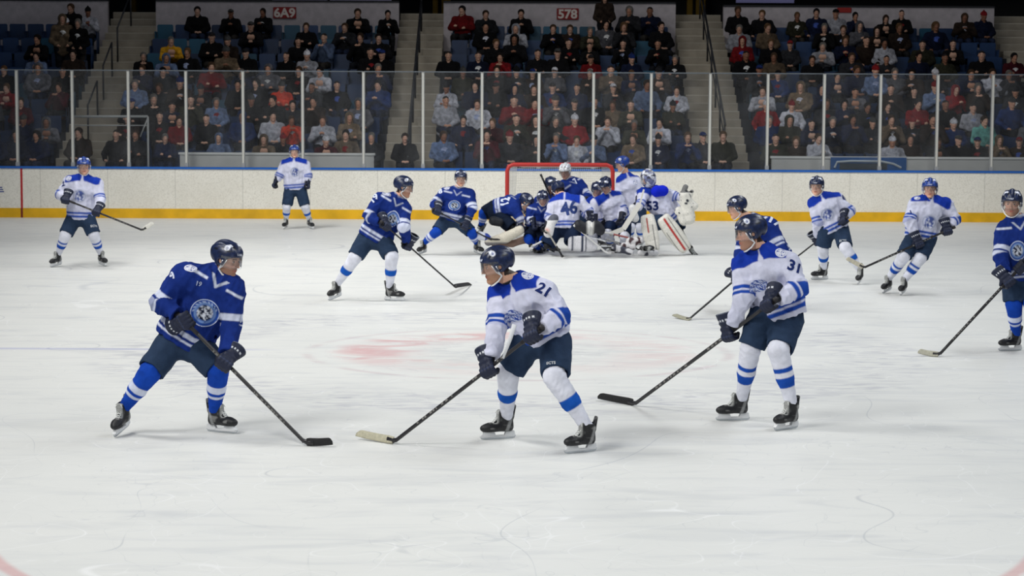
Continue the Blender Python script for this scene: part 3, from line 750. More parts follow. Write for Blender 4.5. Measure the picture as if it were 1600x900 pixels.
def crest_cols(V2, kind):
    r = np.sqrt((V2 ** 2).sum(1)); Q = np.c_[V2 * 5, np.zeros(len(V2))]
    if kind == 'blue':       # white ring, blue ring, dark disc with white blotches
        c = np.tile(lin((34, 70, 150)), (len(V2), 1)); c = mix(c, (205, 214, 232), np.clip((r - .90) / .04, 0, 1)); c = mix(c, (120, 150, 200), band(r, .60, .72, .05))
        c = mix(c, (22, 28, 52), np.clip((.6 - r) / .05, 0, 1)); w = np.clip(wav(Q, 6.0, 12) * 5 + .4, 0, 1); c = mix(c, (205, 210, 222), w * np.clip((.56 - r) / .06, 0, 1) * .9)
        c = mix(c, (190, 205, 230), band(r, .76, .82, .02) * (V2[:, 1] > .1) * (np.sin(np.arctan2(V2[:, 1], V2[:, 0]) * 22) > -.3) * .8); return c
    if kind == 'patch':
        c = np.tile(lin((214, 216, 228)), (len(V2), 1)); w = np.clip(wav(Q, 3.2, 4) * 6 - .5, 0, 1); c = mix(c, (34, 62, 150), w * (r < .85)); return mix(c, (150, 160, 196), band(r, .8, .88, .03))
    if kind == 'cluster':
        w = wav(Q, 5.5, 31) * 5; c = mix(np.tile(lin((200, 206, 226)), (len(V2), 1)), (32, 58, 140), np.clip(w + .3, 0, 1)); return mix(c, (92, 120, 190), np.clip(wav(Q, 7, 5) * 4 - .6, 0, 1))
    # white jersey crest: blue ring outline with blue emblem
    c = np.tile(lin((196, 200, 218)), (len(V2), 1)); c = mix(c, (44, 66, 128), band(r, .84, .96, .05))
    w = np.clip(wav(Q, 2.2, 21) * 6, 0, 1); c = mix(c, (36, 60, 132), w * (r < .72) * .9); return mix(c, (60, 84, 160), band(r, .42, .52, .05) * (V2[:, 0] < .3) * .7)
def frame_at(bvh, px, py, up):
    d = Vector(ray(px, py)).normalized(); h = bvh.ray_cast(Vector(CAM), d, 200)
    if h[0] is None: return None
    n = A(h[1]); n = n if n @ A(d) < 0 else -n
    return A(h[0]), nrm(n * .75 - A(d) * .25)
def decal(name, bvh, px, py, up, geo, cols, parent, off=.004, reach=.3):
    fr = frame_at(bvh, px, py, up)
    if fr is None: print('decal missed', name, px, py); return
    V, F = project(bvh, fr[0], fr[1], up, geo[0], geo[1], off, reach)
    if not F: return
    return put(name, V, F, M['decal'], parent, cols, True)
def roll_up(up, a):   # rotate screen-up by a degrees (positive leans right)
    v = _u * math.cos(math.radians(a)) + _r * math.sin(math.radians(a)); return v
# ================================================================== hockey stick
def hockey_stick(label, heel, tip, top, tape=(24, 24, 26), shaft=(34, 34, 38), blade_up=None, cat='hockey stick', grip=(200, 200, 200), marks=True, tname='stick blade'):
    heel, tip, top = A(heel), A(tip), A(top); ax = nrm(top - heel)
    o = empty('hockey_stick', tuple(heel), label, cat, None)
    bd = nrm(tip - heel); side = nrm(np.cross(ax, bd)); L = np.linalg.norm(top - heel)
    Rm = A([nrm(np.cross(side, ax)), side, ax])
    # shaft
    mb = MB(); n = 26
    w, d = .0155, .0105; e1 = nrm(np.cross(ax, side)); V = []; K = []
    for i in range(n + 1):
        t = i / n; c = heel + ax * (.05 + (L - .05) * t)
        for (a, b) in ((1, .5), (.5, 1), (-.5, 1), (-1, .5), (-1, -.5), (-.5, -1), (.5, -1), (1, -.5)): V.append(c + e1 * w * a + side * d * b)
        col = shaft
        K += [tuple(lin(col))] * 8
    F = [(i * 8 + k, i * 8 + (k + 1) % 8, i * 8 + 8 + (k + 1) % 8, i * 8 + 8 + k) for i in range(n) for k in range(8)] + [tuple(range(8)), tuple(n * 8 + k for k in range(7, -1, -1))]
    put('shaft', V, F, M['shaft'], o, K, False)
    if marks:                       # pale lettering bars along the shaft
        mk = MB(); rr = random.Random(int(abs(heel[0] * 100)))
        for t0, t1 in ((.18, .42), (.55, .74)):
            t = t0
            while t < t1:
                l = rr.uniform(.006, .018); a = heel + ax * L * t; b = heel + ax * L * (t + l)
                for sg in (-1, 1):
                    q = side * (d + .0012) * sg; mk.add([a + e1 * .009 + q, a - e1 * .009 + q, b - e1 * .009 + q, b + e1 * .009 + q], [(0, 1, 2, 3)], (120, 119, 116))
                t += l + rr.uniform(.004, .03)
        mk.build('shaft_lettering', M['solid'], o)
    gt = MB(); gt.tube([top - ax * .22, top - ax * .02], .0185, 8, grip); gt.tube([top - ax * .03, top + ax * .008], .023, 8, grip); gt.build('grip_tape', M['strap'], o, True)
    # blade: curved slab standing on the ice
    bl = np.linalg.norm(tip - heel); upv = nrm(ax - (ax @ bd) * bd) if blade_up is None else nrm(blade_up); sd = nrm(np.cross(upv, bd))
    V = []; n = 14
    for i in range(n + 1):
        t = i / n; c = heel + bd * (bl * t - .01) + sd * .030 * t * t; h = .066 * (1 - .06 * t) * (1 if t < .86 else math.sqrt(max(0, 1 - ((t - .86) / .15) ** 2)) * .85 + .12); lift = .004 + .014 * t * t; th = .0085 * (1 - .5 * t)
        if t < .12: h = .060 + .05 * t
        for (a, b) in ((0, -1), (0, 1), (.15, 1.2), (.85, 1), (1, .6), (1, -.6), (.85, -1), (.15, -1.2)): V.append(c + upv * (h * a + lift) + sd * th * b)
    F = [(i * 8 + k, i * 8 + (k + 1) % 8, i * 8 + 8 + (k + 1) % 8, i * 8 + 8 + k) for i in range(n) for k in range(8)] + [tuple(range(7, -1, -1)), tuple(n * 8 + k for k in range(8))]
    bo = put('blade', V, F, M['padding'], o, lin(tape), True)
    bo['label'] = tname
    V = []
    hl = MB(); hl.tube([heel + ax * .16, heel + ax * .07, heel + ax * .03 + bd * .012 + upv * .01, heel + bd * .05 + upv * .035], [.0135, .015, .021, .024], 8, shaft, .62).build('heel_joint', M['shaft'], o, True)
    return o
# ================================================================== the players
WHITE_J, ROYAL, NAVYP = (204, 206, 226), (24, 46, 118), (42, 58, 82)
STATS = []
def solve(parent, px, py, L, sign, dflt):
    d = nrm(ray(px, py)); oc = CAM - parent; b = oc @ d; c = oc @ oc - L * L; q = b * b - c
    if q <= 0: return CAM + d * (-b)
    t = -b - math.sqrt(q) if sign > 0 else -b + math.sqrt(q)
    return CAM + d * t
def skater(s):
    team = s['team']; white = team == 'white'
    if 'feet' in s:
        FT = {k: G(*s['feet'][k][:2]) for k in s['feet']}
        Yb = s.get('Y', np.mean([v[1] for v in FT.values()]))
    else: FT = {}; Yb = s['Y']
    pxm = F_PX / Yb; Sg = s.get('size', 1.0)
    h = s.get('h', float(np.clip(1.22 / pxm, .0065, .018)))
    def J(k, dd=0):
        v = s[k]; return P(v[0], v[1], Yb - (v[2] if len(v) > 2 else dd))
    neck, pel = J('neck'), J('pelvis'); head = J('head')
    sh = {k: J('sh' + k) for k in 'AB'}; hip = {k: J('hip' + k) for k in 'AB'}
    up = nrm(neck - pel); side = sh['B'] - sh['A']; side = nrm(side - (side @ up) * up); fr = np.cross(side, up)
    if s.get('back'): fr = -fr
    # hands
    el, ha = {}, {}
    st = s.get('stick'); order = 'AB'
    if st:
        order = ('B' if st['lo'] == 'A' else 'A') + st['lo']; hz = st['heel']
        if len(hz) == 2:
            heel = G(*hz); lim = Yb + st.get('maxback', .9)
            if heel[1] > lim: heel = P(hz[0], hz[1], lim)
        else: heel = P(hz[0], hz[1], Yb - hz[2])
    sax = None
    for k in order:
        e = s['el' + k]; hh = s['ha' + k]
        if st and k == st['lo']:
            # point of the stick line closest to the pixel ray
            d = nrm(ray(hh[0], hh[1])); w0 = CAM - heel; a, b, c = 1., d @ sax, 1.; dd, ee = d @ w0, sax @ w0; t = (ee - b * dd) / (1 - b * b); ha[k] = heel + sax * t
            el[k] = J('el' + k) if len(e) > 2 else solve(lerp(sh[k], ha[k], 0), e[0], e[1], .30 * Sg, 1, 0)
        else:
            el[k] = J('el' + k) if len(e) > 2 else solve(sh[k], e[0], e[1], .30 * Sg, 1, 0)
            ha[k] = J('ha' + k) if len(hh) > 2 else solve(el[k], hh[0], hh[1], .30 * Sg, 1, 0)
        if st and k != st['lo']: sax = nrm(ha[k] - heel)
    kn = {}; an = {}; FR = {}
    for k in 'AB':
        if k not in FT and 'an' + k not in s: continue
        if k in FT:
            f = s['feet'][k]; yaw, pit, rol = [math.radians(a) for a in (tuple(f[2:]) + (0, 0, 0))[:3]]
            x = A([math.cos(yaw) * math.cos(pit), math.sin(yaw) * math.cos(pit), math.sin(pit)]); z = nrm(A([0, 0, 1.]) - x[2] * x); y = np.cross(z, x)
            z2 = z * math.cos(rol) + y * math.sin(rol); y2 = np.cross(z2, x); o = FT[k] - x * .03 * Sg
            if pit > 0: o = o + A([0, 0, .0])
            if pit < 0: o = o - A([0, 0, 1]) * x[2] * .155
            FR[k] = (o, x, y2, z2); an[k] = o + (z2 * .18 - x * .04) * Sg
        else:
            an[k] = J('an' + k); t = J('to' + k); x = nrm(t - an[k]); 
        kv = s['kn' + k]
        kn[k] = P(kv[0], kv[1], (Yb - kv[2]) if len(kv) > 2 else (an[k][1] * .5 + hip[k][1] * .5 - .14))
        if k not in FT:
            sd = nrm(kn[k] - an[k]); z = nrm(sd - (sd @ x) * x); FR[k] = (an[k] - z * .18 + x * .04, x, np.cross(z, x), z)
    for k in 'AB':
        if k not in kn: 
            kv = s['kn' + k]; kn[k] = P(kv[0], kv[1], Yb - (kv[2] if len(kv) > 2 else .2))
    STATS.append((s['name'], dict(px=round(pxm), thigh=[round(float(np.linalg.norm(kn[k] - hip[k])), 2) for k in 'AB'], shin=[round(float(np.linalg.norm(kn[k] - an[k])), 2) for k in an], ua=[round(float(np.linalg.norm(el[k] - sh[k])), 2) for k in 'AB'],
                 fa=[round(float(np.linalg.norm(ha[k] - el[k])), 2) for k in 'AB'], torso=round(float(np.linalg.norm(neck - pel)), 2), shw=round(float(np.linalg.norm(sh['A'] - sh['B'])), 2))))
    base = A([pel[0], Yb, 0.]); 
    root = empty('person', tuple(base), s['label'], 'person', s.get('group'))
    # ---- head frame
    yaw, pit, rol = [math.radians(a) for a in (tuple(s['face']) + (0,))[:3]]
    hx = A([math.cos(yaw) * math.cos(pit), math.sin(yaw) * math.cos(pit), math.sin(pit)]); hz = nrm(A([0, 0, 1.]) - hx[2] * hx); hy = np.cross(hz, hx)
    hz = hz * math.cos(rol) + hy * math.sin(rol); hy = np.cross(hz, hx)
    RH = A([hx, hy, hz]); HS = Sg * s.get('hs', 1.12)
    tone = s.get('tone', SKIN)
    def toh(Q): return ((Q - head) @ RH.T) / HS
    wr = {k: ha[k] + nrm(el[k] - ha[k]) * .06 for k in 'AB'}
    nb = neck - up * .02
    # ---- body: one continuous skin
    def body(Q):
        f = cap(Q, head - hz * .06 * HS - hx * .02 * HS, nb, .064 * Sg, .072 * Sg)
        f = smin(f, ecap(Q, nb - up * .03, lerp(neck, pel, .3), side, .10 * Sg, .15 * Sg, .07 * Sg, .10 * Sg), .06)
        f = smin(f, ecap(Q, lerp(neck, pel, .3), pel, side, .15 * Sg, .14 * Sg, .10 * Sg, .10 * Sg), .06)
        for k in 'AB':
            f = smin(f, cap(Q, lerp(sh[k], neck, .15), el[k], .052, .042), .04); f = smin(f, cap(Q, el[k], wr[k], .042, .030), .02); f = smin(f, cap(Q, wr[k], ha[k], .032, .03), .02)
            f = smin(f, cap(Q, hip[k], kn[k], .085, .058), .04)
            if k in an: f = smin(f, cap(Q, kn[k], an[k], .055, .038), .03); f = smin(f, cap(Q, an[k], an[k] + (FR[k][1] * .12 - FR[k][3] * .06) * Sg, .035, .025), .02)
        m = ((Q - head) ** 2).sum(1) < (.27 * HS) ** 2
        if m.any(): f[m] = smin(f[m], head_sdf(toh(Q[m])) * HS, .015)
        return f
    def bcol(V):
        c = np.tile(lin(tone), (len(V), 1)); q = toh(V); m = (q ** 2).sum(1) < .19 ** 2
        c[m] = head_col(q[m], s.get('beard'), s.get('hair', (52, 38, 30)), tone)
        nd = (V - (nb + up * .055)) @ up
        return mix(c, (20, 22, 30), np.clip(-nd / .01, 0, 1) * ~((q[:, 2] > -.11) & m)) if s.get('undershirt', True) else c
    hf = float(np.clip(.75 / pxm, .0042, .012)); rr = .17 * HS
    fine = [(head[i] - rr * (.85 if i != 2 else .9), head[i] + rr * (.85 if i != 2 else .9), hf) for i in range(3)]
    allp = [head, neck, pel] + list(sh.values()) + list(el.values()) + list(ha.values()) + list(kn.values()) + list(hip.values()) + [an[k] + FR[k][1] * .14 - FR[k][3] * .06 for k in an]
    sdf('body', body, allp, .16, .026, M['skin'], root, bcol, fine)
    # ---- jersey
    J0 = s.get('jersey', {}); base_c = WHITE_J if white else ROYAL; wd = s.get('girth', 1.0) * Sg
    hem = pel - up * s.get('hem', .06) * Sg; chest = lerp(pel, neck, .62)
    cuff = {k: ha[k] + nrm(el[k] - ha[k]) * .10 for k in 'AB'}
    seed = int(abs(head[0]) * 97) % 1000
    def torso(Q):
        f = ecap(Q, hem - up * .1, chest, side, .232 * wd, .235 * wd, .158 * wd, .165 * wd)
        f = smin(f, ecap(Q, chest, lerp(chest, neck, .93), side, .235 * wd, .125 * wd, .165 * wd, .105 * wd, .07), .08)
        for k in 'AB': f = smin(f, cap(Q, lerp(sh[k], chest, .05), neck - up * .035, .10 * Sg, .082 * Sg), .05)
        return f
    def arm(Q, k):
        a = lerp(sh[k], chest, .08); f = cap(Q, a, el[k], .108 * Sg, .082 * Sg)
        c = el[k]; f2 = cap(Q, c, cuff[k], .086 * Sg, .060 * Sg)
        f2 = np.maximum(f2, (Q - cuff[k]) @ nrm(cuff[k] - el[k]))
        return smin(f, f2, .03)
    def jersey(Q):
        t = torso(Q); t = smin(t, cap(Q, lerp(sh['A'], sh['B'], .12), lerp(sh['A'], sh['B'], .88), .095 * Sg, .095 * Sg), .07)
        t = smax(t, (hem - Q) @ up, .01)
        f = smin(smin(t, arm(Q, 'A'), .035), arm(Q, 'B'), .035)
        dq = Q - hem; r = dq @ up
        # hanging folds
        st_ = Q - np.outer(Q @ up, up) * .75
        rid = 1 - np.abs(wav(st_ + .03 * wav(Q, 9, seed + 2)[:, None], 46, seed, 4)) * 2.6
        rid2 = 1 - np.abs(wav(Q * .8 + .02 * wav(Q, 14, seed + 4)[:, None], 62, seed + 6, 3)) * 2.4
        f = f - (.015 * np.clip(rid, -.7, 1) + .008 * np.clip(rid2, -.8, 1) + .007 * wav(Q, 30, seed + 1, 6)) * np.clip(1.25 - (r / .6), .55, 1) * np.clip(.25 + r / .09, .25, 1) + .004
        f = smin(f, cap(Q, neck - up * .06 + fr * .012, neck + up * .022 + fr * .012, .100 * Sg, .084 * Sg), .015)
        nk = cap(Q, neck - up * .035 + fr * .018, neck + up * .14 + fr * .015, .062 * Sg, .080 * Sg)
        f = smax(f, -nk, .008)
        ins = ecap(Q, hem - up * .05, hem + up * .04, side, .205 * wd, .205 * wd, .13 * wd, .13 * wd)
        return np.maximum(f, -ins)
    Lt = np.linalg.norm(neck - hem)
    def jcol(V):
        w = h * 1.6; c = np.tile(lin(base_c), (len(V), 1)); q = V - hem; v = q @ up; u = q @ side; fz = q @ fr
        T = torso(V); dn = np.abs(u)
        am = np.zeros(len(V)); ts = np.zeros(len(V))
        for k in 'AB':
            a = arm(V, k); e1 = np.linalg.norm(el[k] - sh[k]); e2 = np.linalg.norm(cuff[k] - el[k])
            d1, d2 = nrm(el[k] - sh[k]), nrm(cuff[k] - el[k])
            bis = nrm(d1 + d2); past = (V - el[k]) @ bis > 0
            tk = np.where(past, np.maximum(e1, e1 + (V - el[k]) @ d2), np.minimum(e1, (V - sh[k]) @ d1))
            mk = (a < T + .0) & (a < .05); better = mk & ((am < .5) | (a < .03)); am = np.where(better, 1, am); ts = np.where(better, tk, ts)
        tor = 1 - am; s1 = ts / Sg
        hz_ = (V - neck)
        yk = (V - neck) @ up; un = (V - neck) @ side
        if white:
            ym = np.clip((yk + np.where(fz > .0, .080, .12) + .28 * np.maximum(np.abs(un) - .07, 0)) / w, 0, 1) * np.clip((np.where(un > 0, s.get('yokew', .30), .30) * Sg - np.abs(un)) / w, 0, 1) * np.clip((np.abs(un) - .018 * np.clip((-yk - .02) / .04, 0, 1) * (fz > .03)) / w, 0, 1); ym = ym * np.where(am > .5, np.clip((np.where(un > 0, s.get('yokes', .075), .075) - s1) / w, 0, 1), 1)
            c = mix(c, (24, 54, 158), ym)
            for (a0, a1) in ((.215, .250), (.268, .298)): c = mix(c, (32, 70, 160), band(s1, a0, a1, w) * am)
            for (a0, a1) in ((.355, .375), (.386, .415)): c = mix(c, (32, 70, 160), band(s1, a0, a1, w) * am * s.get('cuffs', 0))
            for (a0, a1) in ((.045, .085), (.105, .140)): c = mix(c, (32, 70, 160), band(v - .06 * u, a0, a1, w) * tor)
        else:
            for (a0, a1) in ((.205, .262), (.288, .312)): c = mix(c, (200, 206, 226), band(s1, a0, a1, w) * am)
            
            for (a0, a1) in ((.050, .070), (.095, .135)): c = mix(c, (200, 206, 226), band(v, a0, a1, w) * tor)
            if not s.get('back'): c = mix(c, (206, 212, 230), band(yk, -.102, -.080, w) * band(np.abs(un), .09, .245, w) * (fz > 0))
            nd = np.sqrt(np.maximum(((V - neck) ** 2).sum(1) - yk ** 2, 0)); c = mix(c, (176, 182, 198), np.clip((.108 * Sg - nd) / w, 0, 1) * (yk > -.045))
            V_ = np.clip((.020 - np.abs(np.abs(un) - .85 * (yk + .115))) / w, 0, 1) * (yk > -.13) * (yk < -.03) * (fz > 0); c = mix(c, (176, 182, 198), V_)
        return c * (1 + .05 * wav(V, 14, 3)[:, None])
    jp = [hem, neck + up * .03] + list(sh.values()) + list(el.values()) + [cuff[k] for k in 'AB'] + [hem + side * .24 * wd, hem - side * .24 * wd]
    jo = sdf('jersey', jersey, jp, .15, h, M['fabric'], root, jcol)
    bv = BVHTree.FromPolygons([tuple(v.co + Vector(base)) for v in jo.data.vertices], [tuple(p.vertices) for p in jo.data.polygons])
    for nm, txt, x, y, hgt, ang, col in s.get('text', []):
        sz = hgt / pxm / .7; g = text_geo(txt, sz, sz * .035, 0, max(.02, sz * .1))
        decal(nm, bv, x, y, roll_up(up, ang), g, lin(col), jo)
    for nm, kind, x, y, rx, ry, ang in s.get('crests', []):
        n2 = 10 if pxm > 140 else 6; g = polar(n2, 40 if pxm > 140 else 24); cc = crest_cols(g[0], kind); g2 = (g[0] * A([rx / pxm, ry / pxm]), g[1])
        decal(nm, bv, x, y, roll_up(up, ang), g2, cc, jo, .003)
    # ---- trousers
    pc = s.get('pants', NAVYP)
    ke = {k: lerp(hip[k], kn[k], s.get('pantlen', .92)) for k in 'AB'}
    def pants(Q):
        f = ecap(Q, pel + up * .10, lerp(hip['A'], hip['B'], .5), side, .185 * wd, .18 * wd, .125 * wd, .14 * wd)
        for k in 'AB':
            d = nrm(ke[k] - hip[k]); g = ecap(Q, hip[k] - d * .02, ke[k] + d * .06, side, .135 * wd, .120 * wd, .145 * wd, .125 * wd)
            g = np.maximum(g, (Q - ke[k]) @ d); f = smin(f, g, .03)
        f = f + .014 * np.abs(wav(Q, 36, seed + 5, 4)) + .003 * wav(Q, 60, seed + 7)
        for k in 'AB':
            d = nrm(ke[k] - hip[k]); f = np.maximum(f, -np.maximum(cap(Q, ke[k] - d * .05, ke[k] + d * .1, .098, .098), -(Q - ke[k] + d * .05) @ d))
        return f
    po = sdf('hockey_pants', pants, [pel, hip['A'], hip['B'], ke['A'], ke['B'], pel + up * .1], .2, h * 1.15, M['fabric'], root, lambda V: np.tile(lin(pc), (len(V), 1)) * (1 + .06 * wav(V, 9, 2)[:, None]))
    if s.get('pant_text'):
        bp = BVHTree.FromPolygons([tuple(v.co + Vector(base)) for v in po.data.vertices], [tuple(p.vertices) for p in po.data.polygons])
        for txt, x, y, hgt, ang in s['pant_text']:
            sz = hgt / pxm / .7; decal('pants_lettering', bp, x, y, roll_up(up, ang), text_geo(txt, sz, sz * .02, 0, .02), lin((205, 208, 212)), po)
    # ---- socks
    sk = s.get('sock', 'white')
    for k in 'AB':
        if k not in an or k in s.get('nosock', ''): continue
        d = nrm(an[k] - kn[k]); L = np.linalg.norm(an[k] - kn[k])
        shf = fr * .012
        def sock(Q, k=k, d=d, shf=shf):
            f = cap(Q, kn[k] + shf, lerp(kn[k], an[k], .45) + shf * .5, .094 * Sg, .078 * Sg); f = smin(f, cap(Q, lerp(kn[k], an[k], .45), an[k] - d * .0, .076 * Sg, .050 * Sg), .03)
            f = smin(f, cap(Q, kn[k] - d * .02, lerp(kn[k], hip[k], .25), .088 * Sg, .080 * Sg), .03)
            f = f + .007 * np.abs(wav(Q, 60, seed + 9, 4)) + .002 * wav(Q, 34, seed + 9); f = np.maximum(f, (Q - an[k]) @ d - .0); return f
        def scol(V, k=k, d=d, L=L):
            t = ((V - kn[k]) @ d) / L; w = h * 1.2 / L
            if sk == 'white1': c = mix(np.tile(lin((216, 218, 230)), (len(V), 1)), (26, 84, 176), band(t, .36, .56, w))
            elif sk == 'white2': c = mix(mix(np.tile(lin((216, 218, 230)), (len(V), 1)), (28, 76, 168), band(t, .44, .62, w)), (28, 76, 168), band(t, .27, .35, w))
            else:
                c = np.tile(lin((22, 66, 166)), (len(V), 1)); c = mix(c, (206, 212, 232), band(t, .30, .46, w)); c = mix(c, (206, 212, 232), band(t, .54, .62, w))
            return c * (1 + .05 * wav(V, 16, 6)[:, None])
        sdf('sock', sock, [kn[k], an[k], lerp(kn[k], hip[k], .25)], .12, h, M['fabric'], root, scol)
    # ---- skates
    for k in 'AB':
        if k not in FR or k in s.get('noskate', ''): continue
        o, x, y, z = FR[k]
        m = frame(o, x * Sg, y * Sg, z * Sg); so = link('skate', SKATE, root, m); ident = m
        for nm, me in (('blade_holder', HOLDER), ('runner', RUNNER), ('laces', LACES)): link(nm, me, so, ident)
    # ---- gloves
    for k in 'AB':
        if k in s.get('noglove', ''): continue
        fa = nrm(el[k] - ha[k])
        if s.get('cuffup', .75): fa = nrm(fa * .8 + A([0, 0, s.get('cuffup', .75) * (1.1 if st and k != st['lo'] else .15)]))
        if st: ax = sax if k == st['lo'] or 'up' not in st else nrm(A(fr))
        else: ax = nrm(fr * .8 + up * .2)
        gz = nrm(fa - (fa @ ax) * ax) if abs(fa @ ax) < .93 else nrm(np.cross(ax, side)); gz = nrm(gz * .85 + fa * .35); gx = nrm(ax - (ax @ gz) * gz)
        if st and k != st['lo']: pass
        gy_ = np.cross(gz, gx)
        mid = gy_ if (gy_ @ (nrm(CAM - ha[k]) * .6 + (ha[k] - chest) * .6)) > 0 else -gy_
        S_ = Sg * s.get('gs', 1.14)
        if mid @ gy_ < 0: gx = -gx; gy_ = np.cross(gz, gx)
        link('glove', GLOVE, root, frame(ha[k] - gy_ * .01, gx * S_, gy_ * S_, gz * S_))
    # ---- helmet
    hm = frame(head, hx * HS, hy * HS, hz * HS); kind = s.get('helmet', 'navy')
    if kind == 'mask':
        a, b = mask_meshes(); mo = link('goalie_mask', a, root, hm); link('cage', b, mo, hm)
    elif kind:
        ho = link('helmet', helmet_mesh(kind), root, hm); link('visor', VISOR, ho, hm); link('chin_strap', STRAP, ho, hm)
    if st:
        hz_ = st['tip']; tip = G(*hz_) if len(hz_) == 2 else P(hz_[0], hz_[1], Yb - hz_[2]); tip = tip + A([0, 0, .0])
        up_hand = 'B' if st['lo'] == 'A' else 'A'
        top = ha[up_hand] + sax * st.get('over', .10) if 'up' not in st else heel + sax * st['len']
        hockey_stick(st['label'], heel, tip, top, st.get('tape', (24, 24, 26)), st.get('shaft', (36, 35, 38)), grip=st.get('grip', (40, 38, 40)), tname=st.get('blade', 'black taped blade'))
    return dict(root=root, head=head, neck=neck, pel=pel, sh=sh, el=el, ha=ha, kn=kn, an=an, FR=FR, up=up, side=side, fr=fr, Y=Yb, pxm=pxm)
BLUE_T = (205, 212, 232)
NAVT = (30, 44, 100)
PL = []
PL.append(dict(name='P1', team='blue', sock='blue', head=(355, 406, .06), face=(-28, -12), beard=(96, 62, 46), neck=(350, 425), pelvis=(287, 528), shA=(284, 429, .10), shB=(366, 452, .06),
    elA=(252, 473, .12), haA=(288, 501), elB=(361, 510), haB=(359, 560), hipA=(268, 536), hipB=(306, 540), knA=(233, 583), knB=(341, 578), feet=dict(A=(191, 680, -104, -12, 0), B=(346, 676, -28, 0, 0)),
    stick=dict(lo='B', heel=(482, 697), tip=(519, 700), label='black hockey stick of the near-left skater in blue, blade flat on the ice', over=.06),
    text=[('sleeve_number', '9', 269, 430, 13, -55, BLUE_T), ('sleeve_number', '1', 376, 497, 13, 25, BLUE_T), ('chest_letters', '19', 311, 443, 7, 12, (150, 160, 190))],
    crests=[('crest', 'blue', 320, 489, 23, 22, 5), ('shoulder_patch', 'patch', 298, 419, 10, 7, 10)],
    label='skater in royal blue jersey number nine leaning over his stick, nearest on the left'))
PL.append(dict(name='P2', team='white', yokew=.205, yokes=.04, sock='white1', head=(776, 416, .08), face=(196, -10), beard=(120, 84, 58), tone=(220, 170, 142), neck=(806, 438), pelvis=(848, 524), shA=(779, 462, -.06), shB=(852, 461, .10),
    elA=(776, 512, .12), haA=(764, 575), elB=(876, 492, .22), haB=(833, 522), hipA=(826, 534, -.02), hipB=(868, 536, .04), knA=(795, 582), knB=(868, 590), feet=dict(A=(779, 686, 200, 0, 0), B=(908, 707, 212, 0, 0)),
    stick=dict(lo='A', heel=(611, 694), tip=(557, 686), tape=(176, 172, 150), blade='cream taped blade', label='dark hockey stick with a cream taped blade, reaching left across the centre ice', over=.10),
    text=[('sleeve_number', '21', 849, 451, 17, 30, NAVT)], crests=[('crest', 'cluster', 803, 493, 15, 10, -12), ('shoulder_patch', 'patch', 824, 431, 10, 9, 0)], pant_text=[('ECTS', 861, 567, 4.5, -3)],
    label='skater in white jersey number 21 bending over a cream-bladed stick, centre foreground'))
PL.append(dict(name='P3', team='white', yokew=.22, yokes=.05, sock='white2', head=(1172, 365, .06), face=(190, -8), beard=(90, 58, 42), neck=(1189, 390), pelvis=(1219, 487), shA=(1160, 414, -.04), shB=(1232, 414, .08),
    elA=(1161, 466, .10), haA=(1141, 521), elB=(1246, 450, .20), haB=(1203, 474), hipA=(1190, 500), hipB=(1232, 500), knA=(1173, 545), knB=(1217, 548), feet=dict(A=(1146, 657, 192, 0, 0), B=(1229, 671, 222, 0, 0)),
    stick=dict(lo='A', maxback=1.25, heel=(988, 634), tip=(937, 625), label='long black hockey stick of the skater numbered 31, blade resting left of him', over=.08),
    text=[('sleeve_number', '31', 1241, 416, 17, 20, NAVT)], crests=[('crest', 'cluster', 1186, 446, 14, 10, -10), ('shoulder_patch', 'patch', 1220, 395, 9, 9, 0)], pant_text=[('ECTS', 1216, 533, 4.5, 8)],
    label='skater in white jersey number 31 standing with his stick out, in the right foreground'))
PL.append(dict(name='P4', team='blue', sock='blue', head=(1151, 325, .05), face=(195, -12), neck=(1172, 341), pelvis=(1212, 402), shA=(1164, 362, -.06), shB=(1203, 352, .10),
    elA=(1157, 396), haA=(1147, 427), elB=(1222, 392, .22), haB=(1186, 405, .3), hipA=(1204, 410), hipB=(1222, 410), knA=(1195, 440), knB=(1225, 442), feet=dict(A=(1190, 482, 190), B=(1222, 486, 200)),
    stick=dict(lo='A', heel=(1074, 501), tip=(1049, 497), tape=(150, 148, 130), blade='pale taped blade', label='hockey stick with pale taped blade held by the blue skater behind number 31'),
    text=[('back_number', '17', 1212, 346, 15, 40, BLUE_T)], crests=[], label='skater in royal blue jersey crouching behind the white skater numbered 31'))
PL.append(dict(name='P5', team='blue', sock='white1', head=(631, 293, .06), face=(-12, -10), beard=(110, 70, 48), neck=(623, 308), pelvis=(586, 370), shA=(592, 312, .08), shB=(632, 327, .0),
    elA=(577, 338, .16), haA=(602, 352), elB=(631, 355), haB=(635, 385), hipA=(572, 374), hipB=(598, 376), knA=(554, 403), knB=(612, 402), feet=dict(A=(524, 469, -122, -10), B=(616, 470, -18)),
    stick=dict(lo='B', heel=(713, 450), tip=(741, 445), label='black hockey stick stretched right by the blue skater numbered 19'),
    text=[('sleeve_number', '19', 585, 309, 11, -50, BLUE_T)], crests=[('crest', 'blue', 613, 342, 11, 13, 8), ('shoulder_patch', 'patch', 604, 304, 7, 5, 8)],
    label='skater in royal blue jersey number 19 and white socks striding right in mid ice'))
